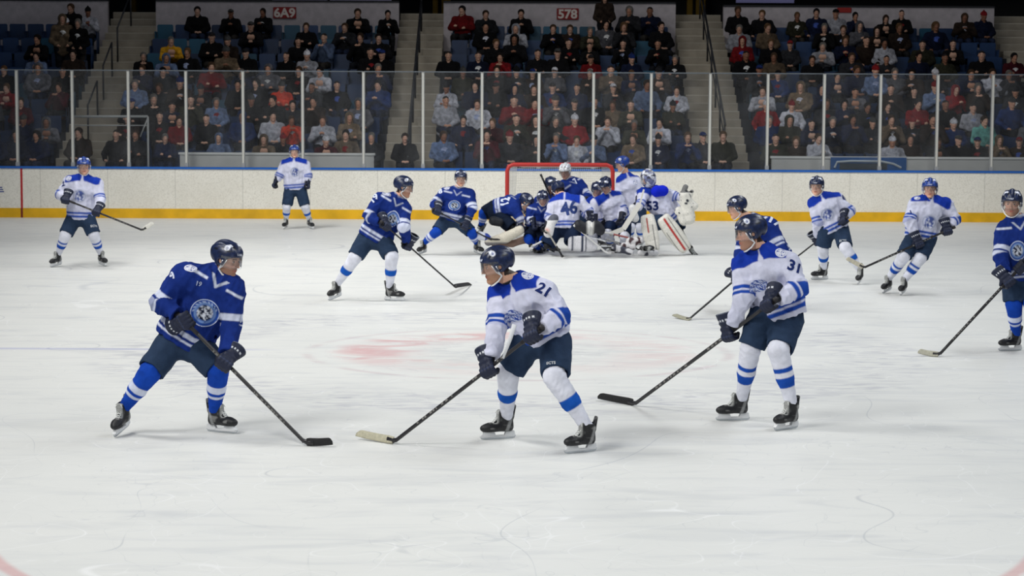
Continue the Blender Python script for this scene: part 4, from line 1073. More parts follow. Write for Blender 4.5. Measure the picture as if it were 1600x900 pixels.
PL.append(dict(name='P6', team='blue', sock='blue', head=(720, 279, .06), face=(-84, -8), neck=(716, 295), pelvis=(706, 340), shA=(693, 302), shB=(735, 304),
    elA=(679, 318), haA=(683, 330), elB=(739, 326), haB=(729, 348), hipA=(697, 344), hipB=(717, 345), knA=(682, 362, .15), knB=(737, 364, .15), feet=dict(A=(660, 398, -120, -8), B=(747, 398, -55, -8)),
    stick=dict(lo='B', heel=(766, 374, .1), tip=(782, 378, .2), label='dark hockey stick held low by the blue skater left of the net'),
    text=[('sleeve_number', '8', 688, 299, 9, -20, BLUE_T)], crests=[('crest', 'blue', 710, 321, 9.5, 8, 0), ('shoulder_patch', 'patch', 698, 294, 5, 4, 0)],
    label='skater in royal blue jersey crouching wide-legged left of the net'))
PL.append(dict(name='P7', team='white', sock='white2', head=(131, 260, .04), face=(-75, -4), helmet='royal', neck=(131, 276), pelvis=(126, 338), shA=(107, 284), shB=(153, 288),
    elA=(94, 304, .10), haA=(103, 312), elB=(157, 312), haB=(152, 330), hipA=(115, 342), hipB=(137, 342), knA=(102, 368), knB=(147, 368), feet=dict(A=(88, 417, -115, -6), B=(160, 416, -55, -6)),
    stick=dict(lo='B', heel=(226, 361, .45), tip=(242, 351, .45), tape=(206, 204, 196), blade='white taped blade tip', label='hockey stick with white blade tip lifted by the white skater at far left', over=.05),
    text=[('sleeve_number', '2', 99, 287, 8, -25, NAVT)], crests=[('crest', 'white', 124, 306, 11, 11, 0), ('shoulder_patch', 'patch', 107, 278, 5, 5, 0)], pant_text=[('ECTS', 147, 353, 3.5, -5)],
    label='skater in white jersey holding his stick across, alone at the far left'))
PL.append(dict(name='P8', team='white', sock='white1', head=(460, 237.5, .03), face=(-82, 2), helmet='royal', tone=(228, 180, 154), neck=(460, 248), pelvis=(461, 293), shA=(444, 257), shB=(478, 257),
    elA=(436, 274, .04), haA=(430, 289, .08), elB=(482, 274, .04), haB=(480, 290, .08), hipA=(453, 297), hipB=(470, 297), knA=(448, 324, .08), knB=(477, 324, .08), feet=dict(A=(446, 358, -100, -6), B=(485, 358, -60, -6)),
    text=[], crests=[('crest', 'white', 461, 269, 7.5, 8, 0)], size=1.0, label='skater in white jersey standing upright by the boards without a stick'))
PL.append(dict(name='P9', team='white', sock='white1', head=(1276, 291, .06), face=(-108, -6), neck=(1282, 306), pelvis=(1303, 355), shA=(1272, 318), shB=(1309, 311),
    elA=(1278, 347), haA=(1275, 373), elB=(1327, 330, .08), haB=(1319, 344, .25), hipA=(1291, 360), hipB=(1314, 360), knA=(1286, 387), knB=(1321, 387), feet=dict(A=(1281, 437, 200), B=(1343, 444, -110, -8)),
    stick=dict(lo='A', heel=(1216, 424), tip=(1196, 428), label='hockey stick of the white skater numbered 62, passing behind the blue skater', over=.08),
    text=[('sleeve_number', '62', 1319, 309, 9, 15, NAVT)], crests=[('crest', 'white', 1293, 335, 11, 11, 0), ('shoulder_patch', 'patch', 1305, 300, 5.5, 5, 0)], pant_text=[('ECTS', 1317, 376, 3.5, 0)],
    label='skater in white jersey number 62 leaning on his stick, right of the heap'))
PL.append(dict(name='P10', team='white', sock='white2', head=(1453, 295, .04), face=(-100, -2), helmet='royal', neck=(1455, 308), pelvis=(1439, 368), shA=(1429, 319), shB=(1481, 321),
    elA=(1421, 345), haA=(1431, 371), elB=(1492, 343, .05), haB=(1480, 360, .2), hipA=(1428, 372), hipB=(1450, 373), knA=(1411, 402, .18), knB=(1437, 404, .18), feet=dict(A=(1386, 458, -125, -8), B=(1411, 461, -115, -8)),
    stick=dict(lo='A', heel=(1346, 420, .3), tip=(1319, 407, .3), tape=(196, 190, 170), blade='pale taped blade', label='hockey stick with pale blade held low by the white skater right of number 62', over=.12),
    text=[('sleeve_number', '1', 1423, 331, 7, -15, NAVT)], crests=[('crest', 'white', 1452, 347, 12, 12, 0), ('shoulder_patch', 'patch', 1433, 309, 5, 4.5, 0)],
    label='skater in white jersey gliding upright, second player from the right edge'))
PL.append(dict(name='P11', team='blue', sock='blue', head=(1581, 318, .06), face=(-108, -6), beard=(90, 60, 46), neck=(1588, 341), pelvis=(1596, 430), shA=(1569, 360), shB=(1617, 360),
    elA=(1563, 398), haA=(1566, 432), elB=(1622, 400, .1), haB=(1594, 418), hipA=(1583, 436), hipB=(1608, 436), knA=(1584, 476), knB=(1612, 474), feet=dict(A=(1579, 548, 200), B=(1624, 552, -60)),
    stick=dict(lo='A', heel=(1464, 558), tip=(1433, 556), tape=(168, 166, 150), blade='cream taped blade', label='hockey stick with cream blade planted by the blue skater at the right edge'),
    text=[], crests=[('crest', 'blue', 1590, 392, 13, 15, 0)], label='skater in royal blue jersey at the right edge of the ice'))
if 'ONLY' in globals(): PL = [s for s in PL if s['name'] in ONLY]
RES = {}
for s in PL: RES[s['name']] = skater(s)
# ================================================================== the heap in front of the net (8 people)
YP = 37.6
def pile(nm, **k):
    k.setdefault('name', nm); k.setdefault('Y', YP); k.setdefault('text', []); k.setdefault('crests', []); return skater(k)
SHIN = dict()
# goalie in white, right: wide lunge, mask, leg pads
g1 = pile('G1', team='white', Y=37.7, helmet='mask', face=(200, -14), head=(1013, 279, .12), neck=(1017, 297), pelvis=(1048, 339), shA=(1003, 302, .12), shB=(1037, 299, .02),
    elA=(1001, 318, .3), haA=(992, 334, .42), elB=(1054, 306, .1), haB=(1071, 312, .2), hipA=(1038, 344, .05), hipB=(1054, 343, -.05), knA=(1016, 352, .35), knB=(1062, 360, .1),
    anA=(1021, 388, .3), toA=(1010, 394, .35), anB=(1079, 388, .0), toB=(1086, 397, .1), nosock='AB', noglove='AB', girth=1.12, hem=.10, noskate='A', cuffs=0,
    text=[('chest_number', '53', 1019, 322, 14, 0, NAVT)], crests=[('shoulder_patch', 'patch', 1047, 297, 5, 4, 0)],
    label='goaltender in white jersey and painted mask lunging at the right end of the heap')
def P_(x, y, d=0., Y=YP): return P(x, y, Y - d)
def pad(name, a, b, wid, parent, cols, thick=.075, facing=None, seed=0):
    ax = nrm(b - a); f = A([0, -1., 0]) if facing is None else nrm(facing); s = nrm(np.cross(f, ax)); f = np.cross(ax, s); L = np.linalg.norm(b - a); c = (a + b) / 2
    def fn(Q):
        q = (Q - c) @ np.stack([s, ax, f], 1); t = q[:, 1] / L + .5
        w = wid * (.72 + .5 * np.clip(np.sin(t * 2.6 + .4), 0, 1) * .6 - .22 * np.clip(t - .8, 0, 1) * 2)
        q2 = q.copy(); q2[:, 2] = q2[:, 2] + .10 * (t - .5) ** 2 * 4 * .35; q2[:, 0] = q2[:, 0] / w * wid
        g = rbox(q2, (0, 0, 0), np.eye(3), (wid, L / 2, thick), .055)
        g = g + .006 * np.clip(np.cos(t * 26) * 3 - 2, 0, 1) * (q[:, 2] > 0)
        return g
    def col(V):
        q = (V - c) @ np.stack([s, ax, f], 1); t = q[:, 1] / L + .5; u = q[:, 0] / wid
        cc = np.tile(lin(cols[0]), (len(V), 1)) * (1 - .12 * np.clip(wav(V, 20, seed) + .2, 0, 1))[:, None]
        for (cl, a0, a1, t0, t1) in cols[1]: cc = mix(cc, cl, band(u + .25 * (t - .5), a0, a1, .09) * band(t, t0, t1, .04))
        return cc
    return sdf(name, fn, [a - s * wid, a + s * wid, b - s * wid, b + s * wid], .12, .012, M['padding'], parent, col)
CR = (216, 214, 206)
stripes = [((172, 40, 38), -.15, .12, .05, .95), ((30, 32, 42), .42, .50, .1, .98), ((30, 32, 42), -.75, -.68, .35, .98)]
pad('leg_pad', P_(1034, 339, .28), P_(1074, 392, .25), .15, g1['root'], (CR, stripes), facing=(-.35, -1, .35), seed=2)
pad('leg_pad', P_(1010, 335, .30), P_(1022, 393, .42), .14, g1['root'], (CR, [((160, 60, 50), -.2, 0, .1, .5), ((40, 42, 50), .5, .6, .3, .98)]), facing=(-.3, -1, .2), seed=5)
def lump(name, pts, parent, colf, m='padding', h=.012, amp=.008, seed=1, k=.03):
    pts = [(A(p), A(q), r0, r1) for p, q, r0, r1 in pts]
    def fn(Q):
        f = None
        for p, q, r0, r1 in pts:
            g = cap(Q, p, q, r0, r1); f = g if f is None else smin(f, g, k)
        return f + amp * wav(Q, 32, seed)
    cf = colf if callable(colf) else (lambda V: np.tile(lin(colf), (len(V), 1)) * (1 + .10 * wav(V, 30, seed)[:, None]))
    return sdf(name, fn, [p for s_ in pts for p in s_[:2]], .2, h, M[m], parent, cf)
lump('shoulder_cap', [(P_(1026, 299, .12), P_(1036, 298, .10), .105, .10)], g1['root'], (22, 40, 196), m='fabric', amp=.004)
# catching glove held up at his right, and the blocker with paddle on his left
lump('catching_glove', [(P_(1070, 306, .2), P_(1078, 342, .2), .11, .10), (P_(1062, 330, .2), P_(1068, 346, .2), .09, .08), (P_(1068, 300, .2), P_(1071, 292, .2), .045, .05), (P_(1079, 306, .2), P_(1081, 299, .2), .035, .04), (P_(1074, 310, .2), P_(1086, 322, .2), .06, .06)], g1['root'],
     lambda V: mix(np.tile(lin(CR), (len(V), 1)), (40, 44, 56), np.clip(wav(V, 55, 6) * 7 - 2.6, 0, 1) + (V[:, 2] > P_(1070, 300)[2]) * .8), amp=.014, seed=4)
lump('blocker', [(P_(988, 325, .45), P_(992, 341, .45), .07, .075)], g1['root'], (206, 206, 208))
# goalie stick paddle leaning from the blocker to the ice
def paddle(label, top, elbow, heel, tip, col=(212, 210, 204), w=.045):
    o = empty('goalie_stick', tuple(A(heel)), label, 'hockey stick')
    V = []; 
    def slab(a, b, w0, w1, th, nm, cl):
        ax = nrm(b - a); f = A([0, -1., 0]); s_ = nrm(np.cross(f, ax)); mb = MB(); vv = []
        for p, ww in ((a, w0), (b, w1)):
            for (i, j) in ((-1, -1), (1, -1), (1, 1), (-1, 1)): vv.append(p + s_ * ww * i + f * th * j)
        mb.add(vv, [(0, 1, 2, 3), (7, 6, 5, 4), (0, 4, 5, 1), (1, 5, 6, 2), (2, 6, 7, 3), (3, 7, 4, 0)], cl); return mb.build(nm, M['paint'], o)
    slab(A(top), A(elbow), .016, .016, .012, 'shaft', col); slab(A(elbow), A(heel), w, w, .013, 'paddle', col); slab(A(heel), A(tip), .045, .035, .013, 'blade', (196, 194, 188))
    return o
paddle('white goalie stick with broad paddle slanting down in front of the white goaltender', P_(1006, 296, .50), P_(1000, 318, .50), P_(974, 358, .56), P_(952, 366, .56))
# white number 46, kneeling with his back to us
s1 = pile('S1', team='white', Y=37.2, back=True, face=(120, -30), head=(872, 297, -.25), neck=(882, 306, -.12), pelvis=(880, 352, .0), shA=(866, 318, .0), shB=(908, 314, .0), elA=(858, 338, .05), haA=(862, 352, .2), elB=(921, 330, .05), haB=(921, 345, .2),
    hipA=(868, 357), hipB=(895, 357), knA=(854, 384, .1), knB=(893, 380, .22), anB=(926, 382, .15), toB=(942, 386, .15), anA=(866, 389, -.35), toA=(880, 392, -.4), nosock='AB', noskate='A', girth=1.2, hem=.08, cuffs=0, pants=(26, 38, 62), pantlen=.97, noglove='A',
    text=[('back_number', '46', 889, 325, 19, -12, (54, 72, 130))], label='white player number 46 kneeling with back turned, middle of the heap')
NV = (30, 40, 66)
pad('leg_pad', P_(888, 380, .75), P_(934, 382, .70), .14, s1['root'], ((208, 208, 214), [(NV, -9, 9, .10, .16), (NV, -9, 9, .42, .50), (NV, -9, 9, .56, .60)]), facing=(0, -1, .25), seed=8)
lump('blocker', [(P_(862, 347, .85), P_(857, 364, .85), .075, .085), (P_(866, 341, .8), P_(862, 346, .8), .08, .08)], s1['root'], lambda V: mix(mix(np.tile(lin((214, 214, 216)), (len(V), 1)), (190, 90, 50), np.exp(-((V - P_(855, 361, .9)) ** 2).sum(1) / .0022)), NV, (V[:, 2] > P_(860, 344, .8)[2]) * .9))
# blue player crawling at the left end
s2 = pile('S2', team='blue', Y=37.9, back=True, face=(-20, -35), head=(822, 316, .15), neck=(811, 318, .05), pelvis=(774, 326, .0), shA=(803, 326, .25), shB=(814, 311, -.2), elA=(812, 340, .3), haA=(818, 356, .35), elB=(828, 334, -.1), haB=(842, 350, .0),
    hipA=(776, 334, .10), hipB=(770, 326, -.12), knA=(800, 356, .28), knB=(756, 334, -.1), anA=(790, 372, .15), toA=(780, 380, .15), anB=(752, 352, -.2), toB=(748, 360, -.2), nosock='A', noskate='A', girth=1.05, hem=.02, pants=(20, 30, 48), pantlen=1.0, cuffs=0,
    text=[('back_number', '12', 789, 314, 13, -82, BLUE_T)], label='royal blue player crawling on hands and knees at left end of the heap')
lump('leg_pad', [(P_(763, 378, .3), P_(790, 371, .32), .07, .10), (P_(790, 371, .32), P_(812, 360, .3), .10, .085)], s2['root'], lambda V: mix(np.tile(lin((196, 190, 176)), (len(V), 1)), (60, 60, 78), np.clip((P_(790, 377, .3)[2] - V[:, 2]) / .03, 0, 1) * .8), seed=9)
lump('leg_pad', [(P_(772, 383, .15), P_(800, 381, .15), .045, .06), (P_(800, 381, .15), P_(822, 374, .1), .06, .07)], s2['root'], (128, 104, 92), seed=11)
# blue number 7 behind with a white mask, bending over the heap
s3 = pile('S3', team='blue', Y=38.9, helmet='white', face=(-110, -20), head=(883, 268, .1), neck=(889, 281), pelvis=(921, 330), shA=(880, 290, .1), shB=(904, 287, -.05), elA=(872, 303, .2), haA=(864, 312, .3), elB=(918, 305, .1), haB=(912, 322, .3), hipA=(914, 335), hipB=(930, 335), knA=(912, 358, .2), knB=(930, 358, .1),
    anA=(912, 380, 0), toA=(903, 386, .1), anB=(932, 380, 0), toB=(925, 386, .1), girth=.95, sock='blue', noskate='AB', text=[('sleeve_number', '7', 899, 283, 9, -40, BLUE_T)], label='player in blue jersey number 7 and white helmet bending over the heap from behind')
# two more in dark helmets whose heads show left of number 46
s4 = pile('S4', team='blue', Y=38.1, face=(-60, -25), helmet='navy', head=(861, 290, .1), neck=(858, 303), pelvis=(846, 345), shA=(846, 313, .05), shB=(868, 311), elA=(838, 328, .1), haA=(846, 342, .3), elB=(872, 330, .1), haB=(866, 345, .2), hipA=(840, 350), hipB=(852, 350), knA=(834, 368, .3), knB=(854, 370, .3),
    anA=(848, 386, -.1), toA=(858, 389, -.2), anB=(866, 386, -.1), toB=(874, 389, -.1), sock='blue', noskate='B', pants=(18, 26, 44), beard=(90, 50, 40), label='dark helmeted blue player with bearded face, pressed against the left of number 46')
s5 = pile('S5', team='blue', Y=37.7, face=(-100, -30), helmet='navy', head=(848, 310, .15), neck=(845, 320), pelvis=(838, 352), shA=(832, 328, .05), shB=(856, 328), elA=(828, 342, .1), haA=(836, 354, .3), elB=(858, 344, .15), haB=(850, 357, .3), hipA=(832, 357), hipB=(846, 357), knA=(826, 374, .3), knB=(850, 376, .3),
    anA=(842, 388, -.1), toA=(850, 391, -.2), anB=(858, 388, -.1), toB=(864, 391, -.1), sock='blue', noskate='B', pants=(18, 26, 44), size=.92, label='dark helmeted blue player crouched low between the crawling player and number 46')
# white players in the middle right
s6 = pile('S6', team='white', Y=38.2, face=(-120, -35), head=(946, 290, .2), neck=(950, 303, .05), pelvis=(967, 344), shA=(930, 318, .1), shB=(964, 308), elA=(926, 335, .15), haA=(932, 350, .35), elB=(974, 328, .1), haB=(968, 346, .4), hipA=(958, 348), hipB=(976, 348), knA=(950, 366, .3), knB=(976, 370, .35),
    anA=(958, 388, 0), toA=(948, 391, .1), anB=(974, 390, .1), toB=(962, 393, .2), sock='white1', pants=(24, 38, 66), label='white player with navy helmet hunched between number 46 and the goaltender')
s8 = pile('S8', team='white', Y=38.6, face=(-70, -20), head=(933, 297, .2), neck=(932, 309), pelvis=(936, 348), shA=(922, 318, .05), shB=(944, 318), elA=(916, 334, .1), haA=(924, 346, .3), elB=(950, 334, .1), haB=(944, 348, .3), hipA=(930, 352), hipB=(944, 352), knA=(926, 370, .25), knB=(946, 370, .25), anA=(928, 388, -.1), toA=(920, 391, 0), anB=(944, 388, -.1), toB=(938, 391, 0),
    sock='white2', size=.95, label='white player half hidden behind number 46, only his helmet and shoulders showing')
s7 = pile('S7', team='white', Y=40.2, helmet='royal', face=(190, -12), head=(972, 257, .05), neck=(978, 273), pelvis=(993, 325), shA=(970, 283, .05), shB=(994, 283, -.02), elA=(966, 302, .1), haA=(968, 318, .3), elB=(1000, 304, .1), haB=(994, 320, .35), hipA=(986, 330), hipB=(1000, 330), knA=(985, 354, .15), knB=(1000, 354, .15),
    anA=(985, 372, 0), toA=(978, 377, .05), anB=(1001, 372, 0), toB=(995, 377, .05), sock='white1', crests=[('shoulder_patch', 'patch', 993, 285, 4, 5, 0)], label='white skater in a bright blue helmet standing just right of the goal post')
s7['root']['label'] = 'white skater in a bright blue helmet standing just right of the goal post'
# loose sticks and kit lying in the heap
hockey_stick('black hockey stick butt standing up out of the heap left of the blue number 7', P_(871, 330, -.3), P_(880, 336, -.3), P_(845, 273, -.2), tape=(30, 30, 32), grip=(24, 24, 26), marks=False, cat='hockey stick')
hockey_stick('thin hockey stick poking out of the heap toward the near ice, butt end lowest', P_(856, 362, 1.0), P_(850, 356, 1.0), P_(879, 401, 1.15), shaft=(150, 146, 138), grip=(22, 22, 24), marks=False)
hockey_stick('pale goalie stick lying across the ice in the heap behind number 46', P_(950, 397, .95), P_(960, 400, .95), P_(897, 352, 1.0), shaft=(196, 196, 196), grip=(200, 200, 200), tape=(150, 148, 150), marks=False)
hockey_stick('dark stick lying flat on the ice under the white goaltender', P_(1000, 390, .3), P_(1018, 396, .4), P_(948, 374, .3), shaft=(60, 50, 50), marks=False)
hockey_stick('red and dark stick lying on the ice left of the goaltender pads', P_(985, 372, .55), P_(996, 384, .6), P_(940, 362, .6), shaft=(130, 44, 40), marks=False)
mb = MB(); a = P_(826, 386, .5); b = P_(868, 368, .5)
hockey_stick('black and white goalie stick lying left of number 46 on the ice', P_(832, 385, .5), P_(826, 387, .5), P_(866, 366, .55), shaft=(214, 214, 214), tape=(24, 26, 30), grip=(26, 28, 34), marks=False)
for (x, y, d, yw, lb) in ((952, 385, .75, 160, 'black skate boot lying sole out beside the kneeling player on the ice'), (1004, 387, .75, 20, 'black and white skate lying on its side left of the goaltender')):
    m = frame(P_(x, y, d), A([math.cos(math.radians(yw)), math.sin(math.radians(yw)), 0]), A([0, 0, 1.]), np.cross(A([math.cos(math.radians(yw)), math.sin(math.radians(yw)), 0]), A([0, 0, 1.])))
    o = empty('skate_boot', tuple(P_(x, y, d)), lb, 'skate')
    so = link('skate', SKATE, o, m)
    for nm, me in (('blade_holder', HOLDER), ('runner', RUNNER), ('laces', LACES)): link(nm, me, so, m)
def loose(name, label, cat, pts, col, seed):
    o = lump(name, pts, None, col, seed=seed); tag(o, label, cat)
loose('hockey_glove', 'white and blue hockey glove lying on the ice left of the heap', 'glove', [(P_(750, 368, .3), P_(757, 370, .3), .08, .07), (P_(760, 370, .3), P_(768, 375, .3), .06, .04)], lambda V: mix(np.tile(lin((210, 214, 226)), (len(V), 1)), (30, 60, 150), np.clip((V[:, 0] - P_(757, 370, .3)[0]) / .02, 0, 1)), 3)
loose('hockey_glove', 'black hockey glove on the ice under the crawling blue player', 'glove', [(P_(771, 345, .1), P_(780, 347, .1), .09, .08)], (22, 26, 34), 5)
loose('catching_glove', 'white and dark goalie catching glove lying between the legs in the heap', 'glove', [(P_(984, 378, .6), P_(1000, 376, .6), .08, .07), (P_(975, 384, .65), P_(990, 386, .65), .06, .05)], lambda V: mix(np.tile(lin((200, 198, 200)), (len(V), 1)), (60, 34, 40), np.clip(wav(V, 50, 7) * 6 - .6, 0, 1)), 7)
loose('goalie_blocker', 'black and white goalie blocker in front of the white players in the heap', 'glove', [(P_(905, 352, .95), P_(915, 358, .95), .10, .10), (P_(932, 352, .95), P_(938, 360, .95), .09, .09), (P_(920, 350, .9), P_(924, 362, .9), .06, .07)], lambda V: mix(np.tile(lin((12, 15, 26)), (len(V), 1)), (208, 208, 206), np.clip(1.6 - np.abs(V[:, 0] - P_(922, 355, .9)[0]) / .05, 0, 1)), 8)
loose('leg_pad', 'white and grey goalie leg pad lying on the ice in front of the goaltender', 'leg pad', [(P_(960, 386, .8), P_(985, 394, .8), .06, .06), (P_(1000, 395, .7), P_(1024, 395, .6), .05, .06)], lambda V: mix(np.tile(lin((196, 196, 200)), (len(V), 1)), (50, 52, 66), np.clip(wav(V, 45, 2) * 6 - .5, 0, 1)), 9)

MB().tube([P(804, 507, RES['P2']['Y'] - .42), P(797, 530, RES['P2']['Y'] - .42), P(786, 560, RES['P2']['Y'] - .40)], [.019, .016, .009], 8, (214, 216, 220), .5).build('white_shaft_strip', M['strap'], RES['P2']['root'], True)  # white strip between the gloves, standing for a pale upper stick shaft
# ================================================================== spectators
def vc_times_obj(name, rough=.6):
    m = mat(name, vc=True, rough=rough, spec=.2); nt = m.node_tree; b = nt.nodes['Principled BSDF']
    src = [l for l in nt.links if l.to_socket == b.inputs['Base Color']][0].from_socket
    oi = nt.nodes.new('ShaderNodeObjectInfo'); mx = nt.nodes.new('ShaderNodeVectorMath'); mx.operation = 'MULTIPLY'
    nt.links.new(src, mx.inputs[0]); nt.links.new(oi.outputs['Color'], mx.inputs[1]); nt.links.new(mx.outputs[0], b.inputs['Base Color']); return m
CSKIN = vc_times_obj('crowd_skin')
POSES = {}
for nm, d in dict(lap=dict(el=(.27, -.06, .74), ha=(.07, -.26, .62)), crossed=dict(el=(.27, -.09, .75), ha=(-.08, -.22, .80)), clasped=dict(el=(.27, -.14, .72), ha=(.03, -.33, .90)), apart=dict(el=(.31, -.02, .76), ha=(.22, -.30, .60)), leaning=dict(el=(.25, -.34, .68), ha=(.04, -.50, .74), lean=.22), standing=dict(el=(.27, .02, 1.13), ha=(.14, -.18, 1.00), stand=1), chin=dict(el=(.25, -.22, .72), ha=(.06, -.26, 1.02))).items():
    stand = d.get('stand'); ln = d.get('lean', 0); hz0 = 1.70 if stand else 1.22 - ln * .35; hd = A([0, -.03 - ln, hz0]); pel = A([0, .06, .92 if stand else .52]); nk = hd + A([0, .03, -.15]); ch = lerp(pel, nk, .62)
    el = {1: A(d['el']), -1: A(d['el']) * A([-1, 1, 1])}; ha_ = {1: A(d['ha']), -1: A(d['ha']) * A([-1, 1, 1])}
    if nm == 'crossed': ha_[-1] = A([.08, -.24, .74])
    sh_ = {k: A([.185 * k, hd[1] + .05, nk[2] - .09]) for k in (1, -1)}
    kn_ = {k: A([.11 * k, -.38, .50]) if not stand else A([.10 * k, .04, .50]) for k in (1, -1)}; ft_ = {k: A([.11 * k, -.36, .07]) if not stand else A([.11 * k, .04, .07]) for k in (1, -1)}
    hp_ = {k: A([.10 * k, .04, pel[2]]) for k in (1, -1)}
    def body(Q):
        f = cap(Q, hd - A([0, -.02, .05]), nk, .056, .062)
        f = smin(f, ecap(Q, pel, nk - A([0, 0, .12]), A([1., 0, 0]), .14, .15, .10, .10), .05)
        for k in (1, -1):
            f = smin(f, cap(Q, sh_[k], el[k], .05, .04), .03); f = smin(f, cap(Q, el[k], ha_[k], .04, .03), .02)
            f = smin(f, cap(Q, ha_[k], ha_[k] + A([-.05 * k, -.03, .0]), .034, .026), .01)
            for j in range(4): f = smin(f, cap(Q, ha_[k] + A([-.03 * k, -.02, .02 - .014 * j]), ha_[k] + A([-.085 * k, -.03, .015 - .016 * j]), .011, .009), .006)
            f = smin(f, cap(Q, ha_[k] + A([-.01 * k, 0, .02]), ha_[k] + A([-.04 * k, -.02, .055]), .012, .010), .006)
            f = smin(f, cap(Q, hp_[k], kn_[k], .075, .055), .03); f = smin(f, cap(Q, kn_[k], ft_[k], .055, .04), .02); f = smin(f, cap(Q, ft_[k], ft_[k] + A([0, -.13, -.03]), .038, .03), .02)
        m = ((Q - hd) ** 2).sum(1) < .25 ** 2
        q = (Q[m] - hd); f[m] = smin(f[m], head_sdf(np.stack([-q[:, 1], q[:, 0], q[:, 2]], 1)), .015)
        return f
    def bc(V):
        q = V - hd; ql = np.stack([-q[:, 1], q[:, 0], q[:, 2]], 1); c = head_col(ql, None, (40, 30, 26), (224, 180, 156)); m = (q ** 2).sum(1) > .2 ** 2; c[m] = lin((224, 180, 156)); c = mix(c, (26, 26, 28), (V[:, 2] < (.11)) * 1.); return c
    pts = [hd + A([0, 0, .1])] + [p for dd in (el, ha_, kn_, ft_) for p in dd.values()]
    bm_ = sdf('body', body, pts, .18, .03, CSKIN, None, bc, [(-.11, .11, .0125), (hd[1] - .14, hd[1] + .12, .0125), (hd[2] - .16, hd[2] + .14, .0125)], local=True)
    def jk(Q):
        f = ecap(Q, pel - A([0, 0, .06]), ch, A([1., 0, 0]), .205, .215, .15, .15); f = smin(f, ecap(Q, ch, nk - A([0, 0, .02]), A([1., 0, 0]), .215, .09, .15, .085), .07)
        f = smin(f, cap(Q, sh_[1], sh_[-1], .085, .085), .06)
        g = cap(Q, nk + A([0, .01, -.03]), nk + A([0, .01, .04]), .085, .078)
        f = smin(f, g, .02)
        for k in (1, -1):
            a = cap(Q, sh_[k], el[k], .085, .072); w = lerp(el[k], ha_[k], .86); a2 = cap(Q, el[k], w, .072, .052); f = smin(f, smin(a, a2, .02), .025)
        f = f - .010 * (1 - np.abs(wav(Q, 40, len(nm))) * 2.5)
        return smax(f, -cap(Q, nk + A([0, -.02, 0]), nk + A([0, -.02, .15]), .06, .075), .006)
    jm = sdf('jacket', jk, pts, .15, .022, M['coat'], local=True)
    def tr(Q):
        f = cap(Q, hp_[1], hp_[-1], .125, .125)
        for k in (1, -1):
            f = smin(f, cap(Q, hp_[k], kn_[k], .105, .082), .03); f = smin(f, cap(Q, kn_[k], ft_[k] + A([0, 0, .04]), .080, .06), .02)
        return f + .006 * wav(Q, 30, 3)
    tm = sdf('trousers', tr, list(hp_.values()) + list(kn_.values()) + list(ft_.values()), .15, .026, M['coat'], local=True)
    POSES[nm] = dict(body=bm_, jacket=jm, trousers=tm, head=hd, chest=A([0, ch[1] - .16, ch[2] + .02]))
def hat(fn, nm): return sdf(nm, fn, [(-.12, -.15, -.25), (.12, .16, .19)], .02, .013, M['coat'], local=True)
def cut(f, Q): return np.maximum(f, -np.maximum(ell(Q, (0, -.06, -.02), (.064, .10, .095)), -1))
HATS = dict(
    hair=hat(lambda Q: np.maximum(smin(ell(Q, (0, .015, .035), (.090, .108, .100)), ell(Q, (0, .06, -.03), (.07, .05, .07)), .02), -ell(Q, (0, -.10, -.03), (.075, .075, .085))), 'hair'),
    long_hair=hat(lambda Q: np.maximum(smin(ell(Q, (0, .015, .03), (.096, .112, .105)), cap(Q, (0, .05, .0), (0, .06, -.16), .095, .085), .03), -np.minimum(ell(Q, (0, -.10, -.04), (.066, .085, .09)), cap(Q, (0, -.08, -.1), (0, -.08, -.3), .07, .08))), 'long_hair'),
    beanie=hat(lambda Q: np.minimum(np.maximum(ell(Q, (0, .012, .045), (.094, .112, .115)), .035 - Q[:, 2] + .3 * Q[:, 1]), ell(Q, (0, .01, .165), (.025, .025, .025))), 'beanie'),
    peaked_cap=hat(lambda Q: np.minimum(np.maximum(ell(Q, (0, .012, .04), (.092, .110, .095)), .04 - Q[:, 2] + .15 * Q[:, 1]), np.maximum(ell(Q, (0, -.12, .05), (.075, .075, .014)), -9)), 'peaked_cap'),
    hood=hat(lambda Q: np.maximum(smin(ell(Q, (0, .02, .02), (.115, .125, .130)), cap(Q, (0, .04, -.08), (0, .04, -.16), .10, .11), .04), -np.minimum(ell(Q, (0, -.10, -.02), (.078, .12, .105)), cap(Q, (0, -.06, -.02), (0, -.06, -.2), .075, .08))), 'hood'))
g = polar(3, 10); PRINT = {}
for p_, d_ in POSES.items():
    PRINT[p_] = mesh('chest_print', [(v[0] * .085 + d_['chest'][0], d_['chest'][1] - .012 + .25 * abs(v[0] * .085), v[1] * .075 + d_['chest'][2]) for v in g[0]], g[1], M['coat'])
PAL = [('black', (20, 20, 23), 30), ('dark grey', (44, 45, 49), 18), ('navy', (24, 32, 58), 16), ('dark brown', (48, 38, 32), 8), ('olive', (52, 52, 40), 5), ('grey', (92, 92, 98), 6), ('white', (186, 188, 198), 4), ('red', (128, 24, 30), 3), ('blue', (30, 50, 96), 4), ('tan', (112, 96, 78), 3), ('pale blue', (104, 122, 156), 2), ('maroon', (70, 20, 30), 3)]
COLD = {p[0]: p[1] for p in PAL}; COLD.update(dict(yellow=(206, 152, 34), orange=(206, 62, 36), teal=(120, 190, 180)))
